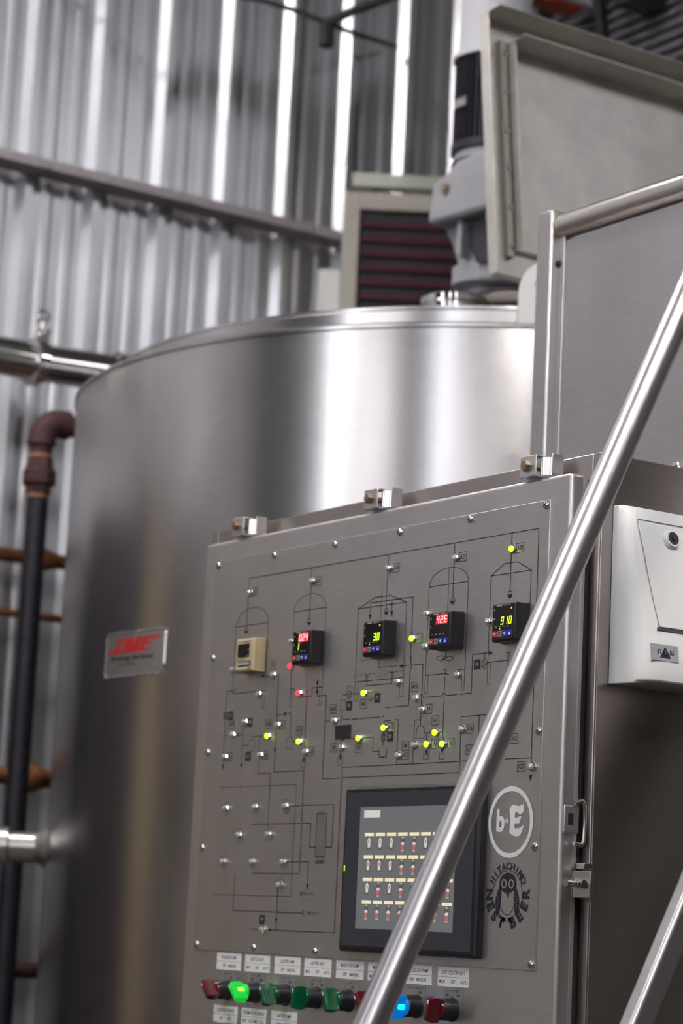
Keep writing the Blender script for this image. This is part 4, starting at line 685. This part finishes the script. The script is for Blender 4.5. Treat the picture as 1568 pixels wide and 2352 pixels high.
# ------------------------------------------------------------------ temperature controllers
def controller(cx, label, pv, sv, sv_x=None, orange=True, tick=True):
    cz = 1895.0; y = -.0215
    t = thing('temperature_controller', (cx / 1000, 0, (cz - 24) / 1000), label, 'controller', 'black temperature controllers on the diagram panel')
    k = MB(); a = 24 / 1000; X, Z = cx / 1000, cz / 1000
    rect = lambda e: [(X - a + e, Z - a + e), (X + a - e, Z - a + e), (X + a - e, Z + a - e), (X - a + e, Z + a - e)]
    vs = [(p, -.0004, q) for p, q in rect(-.0008)] + [(p, -.010, q) for p, q in rect(0)] + [(p, -.019, q) for p, q in rect(0)] + [(p, y, q) for p, q in rect(.0018)]
    fs = [(i * 4 + j, i * 4 + (j + 1) % 4, (i + 1) * 4 + (j + 1) % 4, (i + 1) * 4 + j) for i in range(3) for j in range(4)] + [(12, 13, 14, 15), (3, 2, 1, 0)]
    k.add(vs, fs).build('housing', 'black_plastic', t, .0012)
    ff = lambda e: (lambda p, q: ((cx + p) / 1000, y - e, (cz + q) / 1000))
    MB().flat([(-21, -22), (19, -22), (19, 22), (-21, 22)], ff(.0001)).build('display_window', 'black_gloss', t, smooth=False)
    if pv:
        d = MB(); MB().flat([(-8.5, 7.5), (16.5, 7.5), (18, 20), (-7, 20)], ff(.00015)).build('digit_glow', 'seg_glow_red', t, smooth=False)  # red halo of the lit digits, put in as a glowing patch
        for i, ch in enumerate(pv): digit(d, ch, -3.6 + i * 8.0, 13.6, 4.2, 8.0, 1.05, ff(.0003))
        d.build('upper_digits', 'seg_red', t, smooth=False)
    if sv:
        d = MB(); n = len(sv)
        for i, ch in enumerate(sv): digit(d, ch, (sv_x if sv_x is not None else 14.5) - (n - 1 - i) * 8.0, 1.6, 4.2, 8.6, 1.35, ff(.0003))
        d.build('lower_digits', 'seg_lime', t, smooth=False)
    g = MB(); g.flat([(-14, 20.2), (-3, 20.2), (-3, 22), (-14, 22)], ff(.0003)); g.build('maker_print', 'print_grey', t, smooth=False)
    g = MB(); g.flat([(0, 20.4), (14, 20.4), (14, 21.2), (0, 21.2)], ff(.0003))
    for px, pz in ((-18.5, 16.0), (-18.5, 4.5)): g.flat([(px - 1, pz - 1.2), (px + 1.2, pz - 1.2), (px + 1, pz + 1.2), (px - 1, pz + 1.2)], ff(.0003))
    for px in (-14.5, -6.5, 1.5, 9.5): g.flat([(px - 1.8, -6), (px + 1.8, -6), (px + 1.8, -5), (px - 1.8, -5)], ff(.0003))
    g.build('face_print', 'print_grey', t, smooth=False)
    if orange: MB().flat(ring(15.8, 16.6, 1.3, 12)[:-1], ff(.0003)).build('output_led', 'led_orange', t, smooth=False)
    if tick: MB().flat(ring(-6.5, -8.2, .9, 10)[:-1], ff(.0003)).build('status_led', 'led_lime', t, smooth=False)
    for i, mname in enumerate(('key_red', 'key_grey', 'key_blue', 'key_blue')):
        c_ = -16.2 + i * 10.0
        ky = MB().box((cx + c_ - 4.1) / 1000, (cx + c_ + 4.1) / 1000, y - .0008, y, (cz - 18.6) / 1000, (cz - 11.0) / 1000).build('key', mname, t, .0004)
        s = MB(); fk = ff(.0010)
        if i == 0: add_text(s, 'SET', 3.4, lambda p, q: fk(c_ + p, -14.8 + q), bold=.02)
        elif i == 1: stroke(s, [(c_ - 2, -13.3), (c_ + 2, -13.3), (c_ + 2, -16.2), (c_ - 2, -16.2)], .8, fk, True)
        elif i == 2: s.flat([(c_ - 2.4, -13.2), (c_ + 2.4, -13.2), (c_, -17)], fk)
        else: s.flat([(c_ - 2.4, -17), (c_ + 2.4, -17), (c_, -13)], fk)
        s.build('key_symbol', 'print_white' if i != 1 else 'ink', ky, smooth=False)
emit('seg_glow_red', (1.0, 0.01, 0.03), 0.55)
controller(270.5, 'black temperature controller with red 024 and a lime 1', '024', '1', -8.5, False, False)
controller(444.5, 'black temperature controller with only a lime 30 lit', '', '30', 13.0)
controller(594.5, 'black temperature controller with only a red 426 lit', '426', '', None, False, False)
controller(728.0, 'black temperature controller with lime 910 nearest the slanting tube', '', '910', 14.0)
# beige digital timer
cx, cz, y = 121.0, 1894.0, -.0215
TM = thing('digital_timer', (cx / 1000, 0, (cz - 25) / 1000), 'beige square timer with dark window and thumbwheels on the diagram panel', 'timer')
X, Z, a = cx / 1000, cz / 1000, .025
rect = lambda e: [(X - a + e, Z - a + e), (X + a - e, Z - a + e), (X + a - e, Z + a - e), (X - a + e, Z + a - e)]
vs = [(p, -.0004, q) for p, q in rect(0)] + [(p, -.012, q) for p, q in rect(0)] + [(p, -.0195, q) for p, q in rect(.0006)] + [(p, y, q) for p, q in rect(.0025)]
MB().add(vs, [(i * 4 + j, i * 4 + (j + 1) % 4, (i + 1) * 4 + (j + 1) % 4, (i + 1) * 4 + j) for i in range(3) for j in range(4)] + [(12, 13, 14, 15), (3, 2, 1, 0)]).build('housing', 'beige_plastic', TM, .001)
ff = lambda e: (lambda p, q: ((cx + p) / 1000, y - e, (cz + q) / 1000))
MB().box((cx - 19) / 1000, (cx + 13) / 1000, y - .0006, y, (cz - 3.5) / 1000, (cz + 16.5) / 1000).build('window', 'black_gloss', TM, .0003)
g = MB()
for px, pz in ((-16, -1), (9.5, -1), (11, 7)): g.flat([(px - 1.3, pz - 1), (px + 1.3, pz - 1), (px + 1.3, pz + 1), (px - 1.3, pz + 1)], ff(.0008))
g.build('window_print', 'print_grey', TM, smooth=False)
MB().flat([(-20, 18.6), (-6, 18.6), (-6, 20), (-20, 20)], ff(.0002)).build('maker_print', 'print_grey', TM, smooth=False)
MB().flat([(-4, 18.6), (15, 18.6), (15, 20.2), (-4, 20.2)], ff(.0002)).build('blue_print', 'print_blue', TM, smooth=False)
MB().flat([(-21, -7.2), (2, -7.2), (2, -5.8), (-21, -5.8)], ff(.0002)).build('green_print', 'print_green', TM, smooth=False)
MB().box((cx - 17) / 1000, (cx + 17) / 1000, y - .0004, y, (cz - 17) / 1000, (cz - 9) / 1000).build('wheel_recess', 'ink', TM)
for q in range(6):
    px = -13.5 + q * 5.2; MB().box((cx + px - .8) / 1000, (cx + px + .8) / 1000, y - .0014, y, (cz - 15.2) / 1000, (cz - 10.8) / 1000).build('thumbwheel', 'print_white', TM, .0003)
MB().box((cx - 20) / 1000, (cx + 17) / 1000, y - .0012, y, (cz - 22) / 1000, (cz - 18) / 1000).build('cover_bar', 'beige_plastic', TM, .0006)
for px, pz in ((-21, -20), (16.5, -19)): MB().lathe([(.0021, 0), (.0019, .002), (0, .0026)], ((cx + px) / 1000, y - .001, (cz + pz) / 1000), (0, -1, 0), 12).build('cover_screw', 'bright_steel', TM)

# ------------------------------------------------------------------ touch screen
HM = thing('touch_screen', (.533, 0, 1.477), 'grey framed touch screen showing rows of switches behind the slanting tube', 'screen')
hx0, hx1, hz0, hz1, hy = .383, .683, 1.477, 1.6965, -.013
vs = []
for e, yy in ((0, -.0003), (0, -.009), (.004, hy)):
    vs += [(hx0 + e, yy, hz0 + e), (hx1 - e, yy, hz0 + e), (hx1 - e, yy, hz1 - e), (hx0 + e, yy, hz1 - e)]
MB().add(vs, [(i * 4 + j, i * 4 + (j + 1) % 4, (i + 1) * 4 + (j + 1) % 4, (i + 1) * 4 + j) for i in range(2) for j in range(4)] + [(8, 9, 10, 11), (3, 2, 1, 0)]).build('bezel', 'black_plastic', HM, .001)
fr = MB(); yy = hy - .0006
def fbox(a0, a1, b0, b1): fr.box(a0, a1, yy, hy, b0, b1)
fbox(hx0 + .008, .4225, hz0 + .008, hz1 - .008); fbox(.6375, hx1 - .008, hz0 + .008, hz1 - .008); fbox(.4225, .6375, hz0 + .008, 1.5080); fbox(.4225, .6375, 1.6685, hz1 - .008)
fr.build('front_frame', 'bezel_grey', HM)
MB().box(.4225, .6375, hy - .0001, hy, 1.5080, 1.6685).build('glass', 'screen_back', HM)
sf = lambda e: (lambda p, q: (p / 1000, hy - .0002 - e, q / 1000))
def rect_at(mb, p, q, w, h, e=0): mb.flat([(p, q), (p + w, q), (p + w, q + h), (p, q + h)], sf(e))
cr, dk, wh, rd = MB(), MB(), MB(), MB()
rect_at(wh, 432, 1654.5, 37, 9.5)
on = {(0, 0), (0, 1), (0, 2), (0, 5), (0, 6), (1, 0), (1, 1), (1, 2), (1, 6), (2, 0), (2, 2)}
for r_ in range(4):
    zt_ = 1634.2 - r_ * 29.7
    for c_ in range(8):
        xx = 435.5 + c_ * 25.3
        rect_at(cr, xx, zt_ - 4.4, 21, 4.4)
        rect_at(dk, xx + 6.0, zt_ - 22, 9.5, 16.5)
        cxx = xx + 10.7
        if (r_, c_) in on:
            wh.flat(ring(cxx, zt_ - 11.5, 3.6, 16, ry=5.0)[:-1], sf(.0001)); wh.flat(ring(cxx, zt_ - 17, 3.2, 14, ry=3.0)[:-1], sf(.0001)); rd.flat(ring(cxx, zt_ - 11.8, 1.6, 12, ry=2.4)[:-1], sf(.0002))
        else:
            wh.flat(ring(cxx, zt_ - 15.5, 3.9, 16, ry=3.2)[:-1], sf(.0001)); rect_at(rd, cxx - 3.4, zt_ - 22.5, 6.8, 6.4, .0002)
            v, f = text_polys('OFF', 3.6, bold=.01); wh.add([sf(.0002)(cxx + p, zt_ - 24.3 + q) for p, q in v], f); v, f = text_polys('ON', 3.6, bold=.01); wh.add([sf(.0002)(cxx + p, zt_ - 7.0 + q) for p, q in v], f)
for nm_, mb_, mt_ in (('screen_captions', cr, 'screen_cream'), ('screen_slots', dk, 'screen_dark'), ('screen_levers', wh, 'screen_white'), ('screen_marks', rd, 'screen_red')): mb_.build(nm_, mt_, HM, smooth=False)['kind'] = 'stuff'
MB().flat([(391.2, 1583), (393.2, 1583), (393.2, 1591), (391.2, 1591)], lambda p, q: (p / 1000, hy - .0009, q / 1000)).build('power_led', 'led_lime', HM, smooth=False)

# ------------------------------------------------------------------ selector switches
def selector(cx, ang, mat, label, core=None):
    cz = 1.4123; X = cx / 1000
    t = thing('selector_switch', (X, .002, cz - .015), label, 'switch', 'selector switches below the diagram panel')
    MB().lathe([(.0150, 0), (.0150, -.0), (.0152, .002), (.0142, .004), (.0138, .018), (.0128, .0195), (.010, .0195)], (X, .002, cz), (0, -1, 0), 36).build('bezel', 'black_plastic', t)
    ca, sa = math.cos(R(ang)), math.sin(R(ang))
    def kf(a, b, y): return (X + a * ca - b * sa, y, cz + a * sa + b * ca)
    k = MB(); k.lathe([(.0118, .0), (.0118, .0205), (.0105, .0225), (.006, .0228)], (X, .001, cz), (0, -1, 0), 30)
    kn = k.build('knob_base', mat, t)
    # lever: wedge across the knob, narrower and slightly shorter at the front
    secs = [(-.0195, .0060, .0152), (-.026, .0054, .0165), (-.033, .0046, .0162), (-.0375, .0040, .0150), (-.0385, .0030, .0138)]; vs = []
    for yy, w, l in secs: vs += [kf(-w, -l, yy), kf(w, -l, yy), kf(w, l * .95, yy), kf(-w, l * .95, yy)]
    fs = [(i * 4 + j, i * 4 + (j + 1) % 4, (i + 1) * 4 + (j + 1) % 4, (i + 1) * 4 + j) for i in range(4) for j in range(4)] + [(3, 2, 1, 0), (16, 17, 18, 19)]
    lv = MB().add(vs, fs).build('lever', mat, t, .0010)
    pk = MB(); pk.flat([(-.0012, .006), (.0012, .006), (.0012, .0112), (-.0012, .0112)], lambda a, b: kf(a, b, -.0387)); pk.build('pointer_mark', 'print_white', lv, smooth=False)
    if core:
        vs = []
        for yy, w, l in ((-.0215, .0078, .0062), (-.027, .0074, .0060), (-.031, .0064, .0045)): vs += [kf(w * math.cos(q), l * math.sin(q), yy) for q in [2 * math.pi * i / 14 for i in range(14)]]
        MB().add(vs, [(i * 14 + j, i * 14 + (j + 1) % 14, (i + 1) * 14 + (j + 1) % 14, (i + 1) * 14 + j) for i in range(2) for j in range(14)] + [tuple(range(28, 42)), tuple(range(13, -1, -1))]).build('lamp_core', core, lv)
selector(87.7, 45, 'knob_red', 'dark red selector switch under the transfer pump label')
selector(164.2, 45, 'knob_green_lit', 'lit bright green selector switch under the kettle heat label', 'knob_green_core')
selector(241.0, 22, 'knob_green', 'unlit green selector switch under the lauter pump label')
selector(317.8, 0, 'knob_green', 'unlit green selector switch upright under the lauter heat label')
selector(394.6, 22, 'knob_green', 'unlit green selector switch under the mash tun pump label')
selector(471.0, 40, 'knob_red', 'dark red selector switch mostly hidden behind the slanting tube')
selector(546.9, -12, 'knob_blue_lit', 'lit blue selector switch right of the slanting tube', 'knob_blue_core')
selector(623.4, -14, 'knob_red', 'dark red selector switch under the hot liquor heat label')

# ------------------------------------------------------------------ switch labels
def sw_label(x, z, l1, l2, label, w=65.0, h=23.8):
    t = thing('switch_label', (x / 1000, .0015, (z - h / 2) / 1000), label, 'label', 'white switch labels on the cabinet door')
    MB().box((x - w / 2) / 1000, (x + w / 2) / 1000, .0012, .0021, (z - h / 2) / 1000, (z + h / 2) / 1000).build('paper', 'label_paper', t)
    f_ = lambda p, q: ((x + p) / 1000, .0011, (z + q) / 1000)
    mb = MB(); stroke(mb, [(-w / 2, 0), (w / 2, 0)], .35, f_); mb.build('divider', 'ink_soft', t, smooth=False)
    mb = MB()
    if l1: add_text(mb, l1, 6.6, lambda p, q: f_(p * .84, q + 5.4), bold=.008)
    n = len(l2)
    for i, s in enumerate(l2): add_text(mb, s, 6.4, lambda p, q: f_(p * .82 + ((i - (n - 1) / 2) * (23 if n == 3 else 22)), q - 6.2), bold=.008)
    if mb.v: mb.build('lettering', 'ink', t, smooth=False)
def tape(x, z, l1, l2, label):
    t = thing('tape_label', (x / 1000, .0016, (z - 7) / 1000), label, 'label', 'grey tape labels above the selector switches')
    MB().box((x - 20) / 1000, (x + 20) / 1000, .0014, .0021, (z - 8) / 1000, (z + 6) / 1000).build('tape', 'tape', t)
    mb = MB(); f_ = lambda p, q: ((x + p) / 1000, .0013, (z + q) / 1000)
    add_text(mb, l1, 4.6, lambda p, q: f_(p * .9, q + 1.6), bold=.012)
    n = len(l2)
    for i, s in enumerate(l2): add_text(mb, s, 4.6, lambda p, q: f_(p * .9 + (i - (n - 1) / 2) * (12 if n == 3 else 17), q - 4.2), bold=.012)
    mb.build('lettering', 'ink', t, smooth=False)
OM, MOA = ('OFF', 'MANUAL'), ('MAN', 'OFF', 'AUTO'); P2, P3 = ('0', '手動'), ('手動', '0', '自動')
LB = [(87.7, 'TRANSFER PUMP', OM, '移送ポンプ', P2), (164.4, 'KETTLE HEAT', MOA, 'ケトル 加熱', P3), (241.8, 'LAUTER PUMP', OM, 'ロイターポンプ', P2), (317.2, 'LAUTER HEAT', MOA, 'ロイター 加熱', P3), (394.6, 'MASH TUN PUMP', OM, 'マッシュポンプ', P2), (469.0, 'MASH TUN HEAT', MOA, 'マッシュ 加熱', P3), (545.8, 'HOT LIQUOR PUMP', OM, 'ホットリカポンプ', P2), (623.5, 'HOT LIQUOR HEAT', MOA, 'ホットリカ 加熱', P3)]
for x, a_, b_, j1, j2 in LB:
    sw_label(x, 1452.4, a_, b_, 'white label reading %s in the upper row of labels' % a_)
    tape(x, 1433.5, j1, j2, 'grey tape label with small print under the %s label' % a_)
sw_label(86.6, 1377.5, 'CONTROL POWER', ('OFF', 'ON'), 'white label reading CONTROL POWER below the leftmost switch')
sw_label(162.0, 1377.5, 'STEAM VALVE ENABLE', ('BOT', 'BOT+MID', 'ALL'), 'white label reading STEAM VALVE ENABLE below the lit green switch')
sw_label(240.1, 1377.5, 'LAUTER PUMP', ('SPEED', 'MANUAL'), 'white label reading LAUTER PUMP in the lower row of labels')

# ------------------------------------------------------------------ maker's nameplate on the vessel
tha, thb = math.atan2(.3726 - TC[1], -1.0139 - TC[0]), math.atan2(.3872 - TC[1], -.8116 - TC[0]); ZN0, ZN1 = 1.966, 2.0517
NP = thing('nameplate', tuple(on_tank((tha + thb) / 2, ZN0)), 'silver nameplate with slanted red letters on the vessel side', 'sign')
def nf(d): return lambda u, v: on_tank(tha + (thb - tha) * u, ZN0 + (ZN1 - ZN0) * v, d)
mb = MB(); n = 14; vs = []
for d in (-.0005, .0016):
    for v in (0, 1): vs += [nf(d)(i / n, v) for i in range(n + 1)]
m_ = n + 1; fs = [(2 * m_ + i, 2 * m_ + i + 1, 3 * m_ + i + 1, 3 * m_ + i) for i in range(n)] + [(i, i + 1, 2 * m_ + i + 1, 2 * m_ + i) for i in range(n)] + [(m_ + i, m_ + i + 1, 3 * m_ + i + 1, 3 * m_ + i) for i in range(n)] + [(0, m_, 3 * m_, 2 * m_), (n, m_ + n, 3 * m_ + n, 2 * m_ + n)]
mb.add(vs, fs).build('plate', 'plate_steel', NP)
rim = [(.045, .0), (.955, .0), (1, .09), (1, .91), (.955, 1), (.045, 1), (0, .91), (0, .09)]
pts = []
for i in range(8):
    (a0, b0), (a1, b1) = rim[i], rim[(i + 1) % 8]
    for q in range(6): pts.append((a0 + (a1 - a0) * q / 6, b0 + (b1 - b0) * q / 6))
MB().path([nf(.002)(*p) for p in pts] + [nf(.002)(*pts[0])], .0013, 6, cap=False).build('raised_edge', 'chrome', NP)
mb = MB(); g = nf(.0020); g2 = nf(.0022)
def tri(pts):                                   # subdivide wide bars so they follow the curve
    mb.flat(pts, g)
def bar(x0_, x1_, y0_, y1_, sl=.0, k=6):
    for q in range(k):
        a = x0_ + (x1_ - x0_) * q / k; b = x0_ + (x1_ - x0_) * (q + 1) / k; mb.flat([(a, y0_), (b, y0_), (b + sl, y1_), (a + sl, y1_)], g)
S = .085                                        # slant over the letter height
yb_, yt_ = .52, .86
bar(.045, .20, .515, .585, .012); bar(.16, .225, .52, .86, S, 2); bar(.235, .33, .80, .86, .015, 3); bar(.17, .30, .52, .58, .015, 3); bar(.285, .34, .52, .86, S, 2)
bar(.345, .405, .52, .86, S, 2); mb.flat([(.445, .86), (.505, .86), (.50, .62), (.46, .60)], g); mb.flat([(.50, .60), (.53, .60), (.60, .86), (.555, .86)], g); bar(.515, .575, .52, .86, S, 2)
mb.flat([(.40, .52), (.515, .52), (.56, .70), (.47, .74), (.43, .64)], g); bar(.59, .66, .52, .86, S, 2); bar(.66, .915, .795, .86, .015, 6); bar(.66, .78, .665, .725, .012, 3); bar(.62, .735, .52, .585, .012, 3)
mb.build('red_letters', 'print_red', NP, smooth=False)
mb = MB(); v, f = text_polys('Brewing Services', .105, bold=.03, shear=.25); mb.add([g2(.47 + a * .98, .405 + b * 1.15) for a, b in v], f)
v, f = text_polys('P.E.I. CANADA', .062, bold=.012, shear=.15); mb.add([g2(.40 + a * .72, .265 + b * 1.2) for a, b in v], f)
mb.build('black_letters', 'ink', NP, smooth=False)
